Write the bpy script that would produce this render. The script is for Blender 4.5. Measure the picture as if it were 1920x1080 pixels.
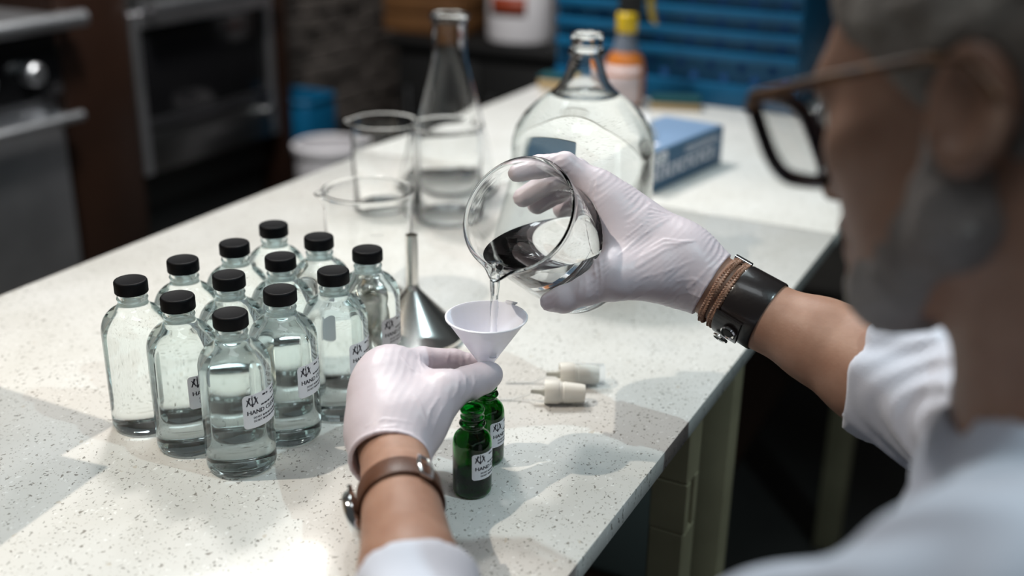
import bpy, bmesh, math, random
import numpy as np
from mathutils import Vector, Matrix

# ---------------------------------------------------------------- scene, camera, world, lights
scene = bpy.context.scene
for ob in list(bpy.data.objects):
    bpy.data.objects.remove(ob)
COL = scene.collection
random.seed(4)
rng = np.random.default_rng(7)

# The worktop is z = 0; the floor lies 0.92 m below it.  Camera 0.51 m above the worktop.
FPX = 2114.77
PITCH, ROLL, CAMH = math.radians(21.6447), math.radians(0.93635), 0.51153
cF = np.array([0, math.cos(PITCH), -math.sin(PITCH)])
cR0 = np.array([1.0, 0, 0]); cU0 = np.cross(cR0, cF)
cR = math.cos(ROLL) * cR0 + math.sin(ROLL) * cU0
cU = -math.sin(ROLL) * cR0 + math.cos(ROLL) * cU0
cO = np.array([0, 0, CAMH])

cam_data = bpy.data.cameras.new('camera')
cam_data.sensor_fit = 'HORIZONTAL'; cam_data.sensor_width = 36.0
cam_data.lens = FPX / 1920 * 36.0
cam_data.clip_start = 0.02; cam_data.clip_end = 60
cam_data.dof.use_dof = True
cam_data.dof.focus_distance = 0.975
cam_data.dof.aperture_fstop = 2.4
cam = bpy.data.objects.new('camera', cam_data); COL.objects.link(cam)
cam.matrix_world = Matrix(((cR[0], cU[0], -cF[0], cO[0]), (cR[1], cU[1], -cF[1], cO[1]),
                           (cR[2], cU[2], -cF[2], cO[2]), (0, 0, 0, 1)))
scene.camera = cam

world = bpy.data.worlds.new('room_ambient'); scene.world = world
world.use_nodes = True
bgn = world.node_tree.nodes['Background']
bgn.inputs[0].default_value = (0.90, 0.97, 1.0, 1); bgn.inputs[1].default_value = 0.07

def lamp(name, loc, target, size, power, color, size_y=None):
    d = bpy.data.lights.new(name, 'AREA'); d.shape = 'DISK' if size_y is None else 'RECTANGLE'
    d.size = size
    if size_y: d.size_y = size_y
    d.energy = power; d.color = color
    o = bpy.data.objects.new(name, d); COL.objects.link(o)
    o.location = loc
    o.rotation_euler = (Vector(target) - Vector(loc)).to_track_quat('-Z', 'Y').to_euler()
    return o
def track_spot(name, loc, target, radius, power, color, angle, blend):
    d = bpy.data.lights.new(name, 'SPOT'); d.energy = power; d.color = color; d.shadow_soft_size = radius
    d.spot_size = math.radians(angle); d.spot_blend = blend
    o = bpy.data.objects.new(name, d); COL.objects.link(o); o.location = loc
    o.rotation_euler = (Vector(target) - Vector(loc)).to_track_quat('-Z', 'Y').to_euler()
    return o
track_spot('track_spot_left', (-1.2, 0.72, 1.9), (-0.16, 1.10, 0), 0.018, 132, (1.0, 0.90, 0.78), 37, .35)
track_spot('track_spot_right', (1.08, 0.30, 1.8), (-0.05, 1.0, 0), 0.018, 74, (0.70, 0.93, 1.0), 64, .5)
lamp('ceiling_spot_rear', (-0.35, 2.7, 2.0), (0.0, 1.2, 0), 0.06, 8, (1.0, 0.95, 0.88))
lamp('ceiling_spot_far', (0.5, 2.9, 2.0), (0.2, 1.6, 0), 0.06, 8, (0.95, 0.97, 1.0))
lamp('overhead_fill', (-0.1, 2.1, 1.95), (-0.1, 1.5, 0), 1.6, 22, (0.84, 0.97, 1.0), 0.8)  # added soft fill from above, stands in for the room's ambient light
lamp('overhead_fill_near', (-0.05, 0.42, 2.0), (0.0, 0.6, 0), 0.9, 7, (0.90, 0.965, 1.0), 0.45)  # added overhead fill, placed to brighten the steel funnel and the shoulder
lamp('aisle_fill', (-0.55, 2.2, 1.8), (-1.2, 2.75, -0.1), 0.3, 60, (1.0, 0.96, 0.93))  # added fill that brightens the ovens, no known fixture

vs = scene.view_settings
vs.view_transform = 'Standard'; vs.look = 'None'; vs.gamma = 1.0; vs.exposure = -0.38
vs.use_curve_mapping = False
cyc = scene.cycles
cyc.max_bounces = 22; cyc.transmission_bounces = 22; cyc.glossy_bounces = 8; cyc.diffuse_bounces = 4
cyc.transparent_max_bounces = 32
cyc.sample_clamp_indirect = 4.0
cyc.blur_glossy = 0.3
cyc.use_adaptive_sampling = True; cyc.adaptive_threshold = 0.02

# ---------------------------------------------------------------- helpers
def PD(px, py, d):
    """point at depth d seen in the photograph at px, py (used to read off positions)"""
    return cO + (cF * FPX + cR * (px - 960) - cU * (py - 540)) / FPX * d
def G(px, py, z=0.0):
    v = cF * FPX + cR * (px - 960) - cU * (py - 540)
    return cO + v * ((z - CAMH) / v[2])
PHI = math.radians(63.04)
dU = np.array([math.cos(PHI), math.sin(PHI), 0]); dV = np.array([-math.sin(PHI), math.cos(PHI), 0])
def UV(u, v, z=0.0):          # worktop frame: u along its length, v across it
    return dU * u + dV * v + np.array([0, 0, z])
ROT_UV = PHI

def empty(name, loc=(0, 0, 0), rz=0.0):
    o = bpy.data.objects.new(name, None); COL.objects.link(o)
    o.location = loc; o.rotation_euler = (0, 0, rz); o.empty_display_size = 0.02
    return o
def tag(o, label, cat, group=None, kind=None):
    o['label'] = label
    if cat: o['category'] = cat
    if group: o['group'] = group
    if kind: o['kind'] = kind
    return o
def mesh_obj(name, me, m=None, parent=None, loc=None, rot=None):
    o = bpy.data.objects.new(name, me); COL.objects.link(o)
    if m is not None:
        me.materials.clear(); me.materials.append(m)
    if parent is not None: o.parent = parent
    if loc is not None: o.location = loc
    if rot is not None: o.rotation_euler = rot
    return o
def mesh_from(name, verts, faces, smooth=False):
    me = bpy.data.meshes.new(name)
    me.from_pydata([tuple(map(float, v)) for v in verts], [], [tuple(map(int, f)) for f in faces])
    if smooth: me.polygons.foreach_set('use_smooth', [True] * len(me.polygons))
    me.update()
    return me
def bm_mesh(name, bm, smooth=False, recalc=True):
    if recalc: bmesh.ops.recalc_face_normals(bm, faces=bm.faces)
    me = bpy.data.meshes.new(name); bm.to_mesh(me); bm.free()
    if smooth: me.polygons.foreach_set('use_smooth', [True] * len(me.polygons))
    me.update()
    return me
def smooth_by_angle(me, deg=35):
    me.polygons.foreach_set('use_smooth', [True] * len(me.polygons))
    me.set_sharp_from_angle(angle=math.radians(deg))
    return me
def lathe(name, prof, n=64, closed=False, smooth=True, angle=40, mod=None):
    """prof: list of (r, z); closed joins last ring to first; r == 0 points become poles"""
    verts, rings = [], []
    for r, z in prof:
        if r <= 1e-9:
            rings.append([len(verts)]); verts.append((0, 0, z))
        else:
            ring = []
            for k in range(n):
                a = 2 * math.pi * k / n
                rr, zz = (r, z) if mod is None else mod(r, z, a, k)
                ring.append(len(verts)); verts.append((rr * math.cos(a), rr * math.sin(a), zz))
            rings.append(ring)
    faces = []
    pairs = list(zip(rings[:-1], rings[1:]))
    if closed: pairs.append((rings[-1], rings[0]))
    for A, B in pairs:
        if len(A) == 1 and len(B) == 1: continue
        for k in range(n):
            k2 = (k + 1) % n
            if len(A) == 1: faces.append((A[0], B[k2], B[k]))
            elif len(B) == 1: faces.append((A[k], A[k2], B[0]))
            else: faces.append((A[k], A[k2], B[k2], B[k]))
    me = mesh_from(name, verts, faces)
    bm = bmesh.new(); bm.from_mesh(me)
    bmesh.ops.recalc_face_normals(bm, faces=bm.faces)
    bm.to_mesh(me); bm.free()
    if smooth: smooth_by_angle(me, angle)
    return me
def box_bm(sx, sy, sz, bevel=0.0, seg=2, bm=None, center=(0, 0, 0), rot=None):
    b = bmesh.new()
    bmesh.ops.create_cube(b, size=1.0)
    for v in b.verts: v.co = Vector((v.co.x * sx, v.co.y * sy, v.co.z * sz))
    if bevel > 0:
        bmesh.ops.bevel(b, geom=list(b.edges), offset=bevel, segments=seg, affect='EDGES', profile=0.5)
    M = Matrix.Translation(center) @ (rot if rot is not None else Matrix.Identity(4))
    bmesh.ops.transform(b, matrix=M, verts=b.verts)
    if bm is None: return b
    tmp = bpy.data.meshes.new('tmp'); b.to_mesh(tmp); b.free(); bm.from_mesh(tmp); bpy.data.meshes.remove(tmp)
    return bm
def box(name, sx, sy, sz, m, parent, center=(0, 0, 0), bevel=0.002, seg=2, rot=None):
    me = bm_mesh(name, box_bm(sx, sy, sz, bevel, seg, center=(0, 0, 0), rot=rot))
    smooth_by_angle(me, 30)
    return mesh_obj(name, me, m, parent, center)
def tube(name, pts, rad, n=12, cap=True, closed=False, flat=None):
    """round (or flattened) tube along pts; rad scalar or per-point"""
    pts = [Vector(p) for p in pts]; N = len(pts)
    rads = [rad] * N if not hasattr(rad, '__len__') else list(rad)
    verts, faces = [], []
    up = None
    for i in range(N):
        if closed: t = pts[(i + 1) % N] - pts[i - 1]
        else: t = pts[min(i + 1, N - 1)] - pts[max(i - 1, 0)]
        t.normalize()
        if up is None:
            up = Vector((0, 0, 1)) if abs(t.z) < .9 else Vector((1, 0, 0))
        s = t.cross(up); s.normalize(); up = s.cross(t); up.normalize()
        for k in range(n):
            a = 2 * math.pi * k / n
            verts.append(pts[i] + s * (math.cos(a) * rads[i]) + up * (math.sin(a) * rads[i]))
    M = N if closed else N - 1
    for i in range(M):
        j = (i + 1) % N
        for k in range(n):
            k2 = (k + 1) % n
            faces.append((i * n + k, i * n + k2, j * n + k2, j * n + k))
    if cap and not closed:
        faces.append(tuple(range(n))[::-1]); faces.append(tuple((N - 1) * n + k for k in range(n)))
    me = mesh_from(name, verts, faces)
    bm = bmesh.new(); bm.from_mesh(me); bmesh.ops.recalc_face_normals(bm, faces=bm.faces); bm.to_mesh(me); bm.free()
    return smooth_by_angle(me, 50)

# ---------------------------------------------------------------- materials
def mat(name, color=(.8, .8, .8), rough=.5, metal=0., trans=0., ior=1.45, noise=None, bump=None, sss=0., coat=0., spec=None, sheen=0.,
        sss_col=(1., .35, .2), aniso=None):
    """noise = (scale, amount, second colour, detail); bump = (scale, strength, distance)"""
    m = bpy.data.materials.new(name); m.use_nodes = True
    nt = m.node_tree; b = nt.nodes['Principled BSDF']
    b.inputs['Base Color'].default_value = (*color, 1); b.inputs['Roughness'].default_value = rough
    b.inputs['Metallic'].default_value = metal; b.inputs['Transmission Weight'].default_value = trans
    b.inputs['IOR'].default_value = ior
    if spec is not None: b.inputs['Specular IOR Level'].default_value = spec
    if coat: b.inputs['Coat Weight'].default_value = coat; b.inputs['Coat Roughness'].default_value = .1
    if sheen: b.inputs['Sheen Weight'].default_value = sheen
    if sss:
        b.inputs['Subsurface Weight'].default_value = sss
        b.inputs['Subsurface Radius'].default_value = sss_col
        b.inputs['Subsurface Scale'].default_value = 0.004
    tc = nt.nodes.new('ShaderNodeTexCoord')
    if noise:
        n = nt.nodes.new('ShaderNodeTexNoise'); n.inputs['Scale'].default_value = noise[0]
        n.inputs['Detail'].default_value = noise[3] if len(noise) > 3 else 4
        nt.links.new(tc.outputs['Object'], n.inputs['Vector'])
        mx = nt.nodes.new('ShaderNodeMix'); mx.data_type = 'RGBA'
        mx.inputs[6].default_value = (*color, 1); mx.inputs[7].default_value = (*noise[2], 1)
        mr = nt.nodes.new('ShaderNodeMapRange'); mr.inputs[1].default_value = .35; mr.inputs[2].default_value = .65
        mr.inputs[3].default_value = 0; mr.inputs[4].default_value = noise[1]
        nt.links.new(n.outputs[0], mr.inputs[0]); nt.links.new(mr.outputs[0], mx.inputs[0])
        nt.links.new(mx.outputs[2], b.inputs['Base Color'])
    if bump:
        n = nt.nodes.new('ShaderNodeTexNoise'); n.inputs['Scale'].default_value = bump[0]; n.inputs['Detail'].default_value = 3
        nt.links.new(tc.outputs['Object'], n.inputs['Vector'])
        bp = nt.nodes.new('ShaderNodeBump'); bp.inputs['Strength'].default_value = bump[1]; bp.inputs['Distance'].default_value = bump[2]
        nt.links.new(n.outputs[0], bp.inputs['Height']); nt.links.new(bp.outputs[0], b.inputs['Normal'])
    return m

def quartz_material():
    m = mat('white_quartz', (.78, .77, .735), .11)
    nt = m.node_tree; b = nt.nodes['Principled BSDF']; N = nt.nodes.new; L = nt.links.new
    tc = N('ShaderNodeTexCoord')
    big = N('ShaderNodeTexNoise'); big.inputs['Scale'].default_value = 9; big.inputs['Detail'].default_value = 6
    L(tc.outputs['Object'], big.inputs['Vector'])
    cr = N('ShaderNodeValToRGB'); cr.color_ramp.elements[0].position = .3; cr.color_ramp.elements[1].position = .7
    cr.color_ramp.elements[0].color = (.625, .61, .575, 1); cr.color_ramp.elements[1].color = (.70, .69, .665, 1)
    L(big.outputs[0], cr.inputs[0])
    col = cr.outputs[0]
    warp = N('ShaderNodeTexNoise'); warp.inputs['Scale'].default_value = 160
    L(tc.outputs['Object'], warp.inputs['Vector'])
    va = N('ShaderNodeVectorMath'); va.operation = 'SCALE'; va.inputs['Scale'].default_value = .009
    L(warp.outputs['Color'], va.inputs[0])
    vb = N('ShaderNodeVectorMath'); vb.operation = 'ADD'; L(tc.outputs['Object'], vb.inputs[0]); L(va.outputs[0], vb.inputs[1])
    for scale, thr, pick, colr, amt in ((220, .0011, .38, (.20, .19, .17), .88), (140, .0018, .13, (.22, .20, .175), .85),
                                        (330, .0008, .42, (.40, .38, .34), .7), (75, .0026, .05, (.46, .39, .30), .5),
                                        (150, .0017, .22, (.90, .90, .88), .5)):
        vo = N('ShaderNodeTexVoronoi'); vo.inputs['Scale'].default_value = scale; vo.inputs['Randomness'].default_value = 1
        mp = N('ShaderNodeMapping'); mp.inputs['Rotation'].default_value = (0, 0, scale * .7)
        mp.inputs['Scale'].default_value = (1, 1.7, .15)
        L(vb.outputs[0], mp.inputs[0]); L(mp.outputs[0], vo.inputs['Vector'])
        lt = N('ShaderNodeMath'); lt.operation = 'LESS_THAN'; lt.inputs[1].default_value = thr * scale
        L(vo.outputs['Distance'], lt.inputs[0])
        sp = N('ShaderNodeSeparateColor'); L(vo.outputs['Color'], sp.inputs[0])
        l2 = N('ShaderNodeMath'); l2.operation = 'LESS_THAN'; l2.inputs[1].default_value = pick; L(sp.outputs[0], l2.inputs[0])
        mu = N('ShaderNodeMath'); mu.operation = 'MULTIPLY'; L(lt.outputs[0], mu.inputs[0]); L(l2.outputs[0], mu.inputs[1])
        ml = N('ShaderNodeMath'); ml.operation = 'MULTIPLY'; ml.inputs[1].default_value = amt; L(mu.outputs[0], ml.inputs[0])
        mx = N('ShaderNodeMix'); mx.data_type = 'RGBA'; mx.inputs[7].default_value = (*colr, 1)
        L(ml.outputs[0], mx.inputs[0]); L(col, mx.inputs[6]); col = mx.outputs[2]
    L(col, b.inputs['Base Color'])
    return m

M = {}
M['quartz'] = quartz_material()
M['glass'] = mat('clear_bottle_glass', (.985, .997, .993), .0, trans=1, ior=1.42)
M['green_glass'] = mat('green_bottle_glass', (.001, .215, .013), .0, trans=1, ior=1.5)
M['water'] = mat('clear_liquid', (.992, 1., 1.), .0, trans=1, ior=1.34)
def thin_glass(name, tint, mixf, ior):
    m = mat(name, tint, 0, trans=1, ior=ior); nt = m.node_tree; b = nt.nodes['Principled BSDF']; out = nt.nodes['Material Output']
    tr = nt.nodes.new('ShaderNodeBsdfTransparent'); tr.inputs[0].default_value = (*tint, 1)
    mx = nt.nodes.new('ShaderNodeMixShader'); mx.inputs[0].default_value = mixf
    nt.links.new(b.outputs[0], mx.inputs[1]); nt.links.new(tr.outputs[0], mx.inputs[2]); nt.links.new(mx.outputs[0], out.inputs[0])
    return m
M['lab_glass'] = mat('laboratory_glass', (.995, .999, .997), .0, trans=1, ior=1.33)
M['beaker_glass'] = mat('borosilicate_glass', (.995, .999, .997), .0, trans=1, ior=1.30)
M['thin_plastic'] = thin_glass('clear_overcap', (.98, .99, 1.), .7, 1.35)
def tint_only(name, tint):
    m = bpy.data.materials.new(name); m.use_nodes = True; nt = m.node_tree; nt.nodes.remove(nt.nodes['Principled BSDF'])
    tr = nt.nodes.new('ShaderNodeBsdfTransparent'); tr.inputs[0].default_value = (*tint, 1)
    nt.links.new(tr.outputs[0], nt.nodes['Material Output'].inputs[0])
    return m
M['liquid_tint'] = tint_only('clear_liquid_in_bottle', (.965, .99, .99))
M['cap'] = mat('black_ribbed_plastic', (.006, .006, .007), .45, spec=.1, bump=(900, .15, .0004))
M['paper'] = mat('white_label_paper', (.80, .80, .84), .5)
M['ink'] = mat('black_print', (.02, .018, .03), .6)
M['steel'] = mat('polished_steel', (.84, .82, .78), .24, metal=1)
M['brushed'] = mat('brushed_steel', (.62, .63, .65), .42, metal=1, noise=(6, .5, (.36, .37, .39)))
M['pp'] = mat('translucent_white_plastic', (.86, .86, .97), .38, sss=.5, sss_col=(1, 1, 1.1), bump=(300, .05, .0004))
M['pump'] = mat('white_moulded_plastic', (.80, .78, .72), .4, sss=.2, sss_col=(1, .95, .8))
M['clear_plastic'] = mat('clear_overcap_plastic', (.98, .99, 1.), .03, trans=1, ior=1.25)
M['grey_plastic'] = mat('grey_translucent_plastic', (.42, .42, .38), .35)
M['glove'] = mat('white_latex', (.63, .555, .595), .42, sss=.25, sss_col=(1., .7, .7), bump=(55, .18, .003))
M['skin'] = mat('skin', (.37, .21, .147), .5, sss=.2, noise=(60, .6, (.29, .15, .10)), bump=(420, .22, .0007))
M['knit'] = mat('white_cotton_knit', (.56, .58, .66), .85, sheen=.2, bump=(700, .3, .0006))
M['hair'] = mat('grey_hair', (.16, .13, .11), .65, noise=(26, 1, (.28, .25, .22)), bump=(140, .6, .004))
M['beard'] = mat('grey_beard', (.13, .10, .085), .7, noise=(11, .85, (.42, .38, .36)), bump=(180, .6, .003))
M['black_leather'] = mat('black_leather', (.014, .011, .011), .28, bump=(260, .2, .0006), coat=.25)
M['brown_leather'] = mat('brown_leather', (.11, .042, .02), .45, noise=(50, .7, (.065, .024, .012)), bump=(300, .4, .0007))
M['braid'] = mat('braided_brown_leather', (.30, .17, .115), .5, noise=(300, .8, (.15, .075, .045)))
M['chrome'] = mat('chrome', (.8, .8, .8), .1, metal=1)
M['stone'] = mat('dark_stacked_stone', (.13, .112, .10), .75, noise=(7, .8, (.07, .06, .054)), bump=(40, .6, .01))
M['mortar'] = mat('dark_mortar', (.03, .027, .025), .9)
M['dark_wood'] = mat('dark_brown_wood', (.014, .006, .0035), .4, noise=(3, .8, (.026, .011, .006)))
M['brown_wood'] = mat('brown_wood', (.17, .08, .03), .5, noise=(5, .7, (.11, .05, .02)))
M['frame_wood'] = mat('olive_stained_wood', (.34, .30, .19), .6, noise=(9, .8, (.24, .21, .13)))
M['black_glass'] = mat('black_oven_glass', (.008, .008, .009), .12)
M['black'] = mat('matt_black', (.008, .008, .008), .6)
M['charcoal'] = mat('charcoal_cloth', (.012, .012, .014), .8)
M['floor'] = mat('dark_concrete', (.05, .047, .043), .6, noise=(3, .8, (.03, .028, .026)))
M['blue_plastic'] = mat('blue_crate_plastic', (.002, .105, .225), .45, noise=(12, .5, (.002, .075, .17)))
M['navy_and_shade'] = mat('navy_plastic_and_shade', (.004, .04, .12), .5)  # real colour of a tub; inside the crate it is painted shade
M['white_plastic'] = mat('white_plastic', (.72, .70, .72), .45)
M['red'] = mat('red_print', (.30, .05, .02), .5)
M['yellow'] = mat('yellow_plastic', (.75, .50, .01), .4)
M['yellow_olive'] = mat('dull_yellow_plastic', (.45, .32, .05), .5)
M['orange'] = mat('orange_liquid', (.55, .17, .03), .3)
M['carton'] = mat('blue_carton', (.055, .125, .21), .55, noise=(14, .5, (.075, .16, .26)))
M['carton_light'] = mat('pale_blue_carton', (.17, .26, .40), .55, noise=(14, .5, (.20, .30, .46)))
M['print_white'] = mat('white_print', (.86, .83, .88), .6)
M['blue_print'] = mat('navy_print', (.035, .085, .14), .5)
M['teal_print'] = mat('teal_print', (.04, .17, .20), .5)
M['tissue'] = mat('white_tissue', (.75, .74, .75), .8)
M['tan'] = mat('tan_sponge', (.50, .36, .19), .8, bump=(150, .6, .004))
M['dkgreen'] = mat('dark_green_scourer', (.006, .06, .07), .9)
M['tortoise'] = mat('tortoiseshell_acetate', (.05, .018, .008), .5, noise=(60, .9, (.22, .085, .015)))
M['frame_black'] = mat('dark_acetate', (.012, .008, .012), .25)
M['lens'] = thin_glass('spectacle_lens', (.97, .98, .97), .85, 1.4)
M['eye'] = mat('eye_white', (.7, .67, .62), .2)
M['cardboard'] = mat('kraft_cardboard', (.36, .24, .13), .8)
# ---------------------------------------------------------------- structure
FLOOR = -0.92
def struct(o, label):
    o['kind'] = 'structure'; o['label'] = label
    return o
struct(box('floor', 9, 9, .05, M['floor'], None, tuple(UV(2.0, 1.0, FLOOR - .025)), 0), 'dark concrete floor')
wl = empty('wall_left', tuple(UV(3.2, 2.62, 0)), ROT_UV); struct(wl, 'dark stacked stone wall behind the ovens')
mesh_obj('wall_core', bm_mesh('wall_core', box_bm(5.6, .16, 3.0, 0)), M['mortar'], wl, (0, .08, .58))
tile_me = []
for k in range(4):
    b = box_bm(.15 + .0 * k, .05, .056, .006, 1)
    for v in b.verts: v.co += Vector((random.uniform(-.004, .004), random.uniform(-.006, .006), random.uniform(-.003, .003)))
    me = bm_mesh('stone_tile', b); me.materials.append(M['stone']); tile_me.append(me)
for r in range(13):
    for c in range(14):
        o = mesh_obj('stone_tile', random.choice(tile_me), None, wl,
                     (-.45 + c * .157 + (r % 2) * .07, -.012 + random.uniform(-.012, .012), -.62 + r * .062))
struct(box('wall_back', 7, .12, 3.0, M['mortar'], None, tuple(UV(4.9, 0.6, .58)), 0, rot=Matrix.Rotation(ROT_UV + math.pi / 2, 4, 'Z')), 'dark far wall of the room')

# ---------------------------------------------------------------- worktop: two slabs on a timber frame
VE, VL = .2796, 1.103
def slab(u0, u1, label):
    o = box('countertop', u1 - u0, VL - VE, .02, M['quartz'], None, tuple(UV((u0 + u1) / 2, (VE + VL) / 2, -.01)), .0012, 2)
    o.rotation_euler = (0, 0, ROT_UV)
    return tag(o, label, 'countertop')
slab(-.15, 1.5572, 'white speckled quartz countertop under the black-capped bottles')
slab(1.5606, 3.05, 'farther white quartz countertop slab beyond the seam, under the blue crate')
fr = empty('counter_frame', tuple(UV(0, 0, 0)), ROT_UV)
tag(fr, 'olive stained timber frame carrying the white countertop', 'counter base')
def post(u, v, w=.06, dpt=.05, slot=False, z1=-.021, z0=FLOOR, mt='frame_wood'):
    if not slot:
        return box('post', w, dpt, z1 - z0, M[mt], fr, (u, v, (z0 + z1) / 2), .003)
    b = bmesh.new()                       # a post with a long slot through its middle
    za, zb, sw = -.165, -.105, .014
    for (cx, wz, c, hh) in ((0, w, (z1 + zb) / 2, z1 - zb), (0, w, (za + z0) / 2, za - z0)):
        box_bm(w, dpt, hh, .002, 1, b, (0, 0, c))
    for s in (-1, 1): box_bm((w - sw) / 2, dpt, zb - za, .001, 1, b, (s * (w + sw) / 4, 0, (za + zb) / 2))
    box_bm(w * .6, dpt * .3, zb - za, 0, 1, b, (0, dpt * .3, (za + zb) / 2))
    me = smooth_by_angle(bm_mesh('post', b), 30)
    return mesh_obj('post', me, M[mt], fr, (u, v, 0))
post(1.000, .312, .036, .040, True)
post(1.150, .312, .036, .040)
post(.45, .33); post(2.2, .33); post(2.9, .33)
for v in (.44, .98): box('rail', 2.9, .045, .07, M['frame_wood'], fr, (1.45, v, -.056), .003)
box('back_panel', 2.9, .02, .88, M['dark_wood'], fr, (1.45, 1.0, FLOOR + .44), .001)
box('shelf', 2.9, .5, .025, M['dark_wood'], fr, (1.45, .73, -.62), .002)
box('divider', .03, .5, .55, M['frame_wood'], fr, (1.75, .70, -.33), .002)

# ---------------------------------------------------------------- ovens and cabinets across the aisle
VA = 2.30
rg = empty('kitchen_range', tuple(UV(1.61, VA, FLOOR)), ROT_UV)
tag(rg, 'stainless steel kitchen range with bar handle at left edge', 'range')
H0 = -FLOOR
box('range_body', .76, .28, .86, M['brushed'], rg, (0, .155, .44), .006)
box('oven_door', .74, .03, .56, M['brushed'], rg, (0, 0, .34 + .14), .008)
box('kick_plate', .74, .02, .12, M['brushed'], rg, (0, .01, .08), .004)
box('control_panel', .76, .035, .16, M['black_glass'], rg, (0, 0, H0 - .02), .006)
box('cooktop', .76, .34, .03, M['brushed'], rg, (0, .14, H0 + .085), .004)
for k in range(5):
    kn = mesh_obj('knob', lathe('knob', [(0, 0), (.028, 0), (.026, .03), (.02, .036), (0, .036)], 24), M['brushed'], rg,
                  (-.30 + k * .145, -.018, H0 - .03), (math.pi / 2, 0, 0))
def bar_handle(parent, x0, x1, y, z, r=.014, name='handle', m='brushed'):
    h = mesh_obj(name, tube(name, [(x0, y, z), (x1, y, z)], r, 20), M[m], parent)
    for x in (x0 + .03, x1 - .03):
        mesh_obj('bracket', tube('bracket', [(x, y, z), (x, y + .06, z)], r * .7, 12), M[m], h)
    return h
bar_handle(rg, -.37, .392, -.055, H0 - .150, .013)
bar_handle(rg, -.40, .43, -.06, H0 + .088, .021, 'towel_rail')

cb = empty('wood_cabinet', tuple(UV(2.115, VA, FLOOR)), ROT_UV)
tag(cb, 'dark brown wooden cabinet between the range and the black oven', 'cabinet')
box('cabinet_body', .246, .3, 1.3, M['dark_wood'], cb, (0, .16, .65), .003)
box('cabinet_door', .236, .02, 1.1, M['dark_wood'], cb, (0, .0, .66), .004)

ov = empty('built_in_oven', tuple(UV(2.53, VA, FLOOR)), ROT_UV)
tag(ov, 'built-in black glass oven in a steel frame left of the stone wall', 'oven')
box('oven_body', .56, .28, .62, M['black'], ov, (0, .17, H0 - .17), .003)
W2, zt, zb = .293, H0 + .07, H0 - .375
b = bmesh.new()
for (sx, sz, cx, cz) in ((.030, zt - zb, -W2 + .015, (zt + zb) / 2), (.030, zt - zb, W2 - .015, (zt + zb) / 2), (2 * W2 - .06, .045, 0, zt - .022)):
    box_bm(sx, .035, sz, .003, 1, b, (cx, 0, cz))
mesh_obj('steel_frame', smooth_by_angle(bm_mesh('steel_frame', b), 30), M['brushed'], ov)
box('oven_window', 2 * W2 - .06, .02, .245, M['black_glass'], ov, (0, .004, H0 - .10), .002)
box('window_rail', 2 * W2 - .06, .03, .028, M['brushed'], ov, (0, .0, H0 - .238), .004).data.materials[0] = mat('dark_steel', (.16, .16, .17), .4, metal=1)
dr = box('warming_drawer', 2 * W2 - .06, .03, .115, M['brushed'], ov, (0, .0, H0 - .318), .004)
dr.data.materials[0] = mat('drawer_steel', (.20, .20, .20), .35, metal=1)
mesh_obj('knob', lathe('knob', [(0, 0), (.014, 0), (.017, .018), (.012, .03), (0, .031)], 24), M['chrome'], dr, (.225, -.015, .030), (math.pi / 2, 0, 0))
bar_handle(ov, -.26, .26, -.06, H0 + .085, .016)
box('plinth', .58, .2, H0 - .40, M['black'], ov, (0, .16, (H0 - .40) / 2), .003)
ep = empty('cabinet_panel', tuple(UV(2.86, VA, FLOOR)), ROT_UV)
tag(ep, 'tall dark wooden panel right of the black oven', 'panel')
box('panel_board', .05, .25, 1.4, M['dark_wood'], ep, (0, .12, .70), .003)
box('panel_edge', .05, .012, 1.4, M['dark_wood'], ep, (0, -.016, .70), .003)

lc = empty('low_cabinet', tuple(UV(3.13, 2.37, FLOOR)), ROT_UV)
tag(lc, 'low black cabinet beneath the blue tub by the stone wall', 'cabinet')
box('cabinet_body', .46, .34, .42, M['black'], lc, (0, 0, .21), .004)
box('cabinet_top', .47, .36, .02, M['black'], lc, (0, 0, .43), .004)
tub = empty('blue_tub', tuple(UV(2.985, 2.33, FLOOR + .44)), ROT_UV)
tag(tub, 'blue plastic tub on low cabinet behind the white bin', 'tub')
b = box_bm(.17, .20, .19, .02, 3)
top = [f for f in b.faces if f.normal.z > .9 and f.calc_area() > .01]
r_ = bmesh.ops.inset_region(b, faces=top, thickness=.012)
for f in top:
    for v in f.verts: v.co.z -= .17
mesh_obj('tub_body', smooth_by_angle(bm_mesh('tub_body', b), 30), M['blue_plastic'], tub, (0, 0, .10))
mesh_obj('tub_rim', tube('tub_rim', [(.085, -.08, 0), (.085, .08, 0), (.065, .10, 0), (-.065, .10, 0), (-.085, .08, 0), (-.085, -.08, 0), (-.065, -.10, 0), (.065, -.10, 0)], .008, 8, closed=True), M['blue_plastic'], tub, (0, 0, .193))

wb = empty('white_bin', tuple(UV(2.729, 2.02, FLOOR)), ROT_UV)
tag(wb, 'round white plastic bin standing on the floor behind the counter', 'bin')
mesh_obj('bin_body', lathe('bin_body', [(0, 0), (.095, 0), (.10, .01), (.105, .56), (.102, .56), (.096, .014), (0, .014)], 48), M['white_plastic'], wb)
mesh_obj('bin_rim', lathe('bin_rim', [(.103, .545), (.112, .55), (.113, .565), (.105, .57), (.100, .565)], 48, closed=True), M['white_plastic'], wb)

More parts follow.
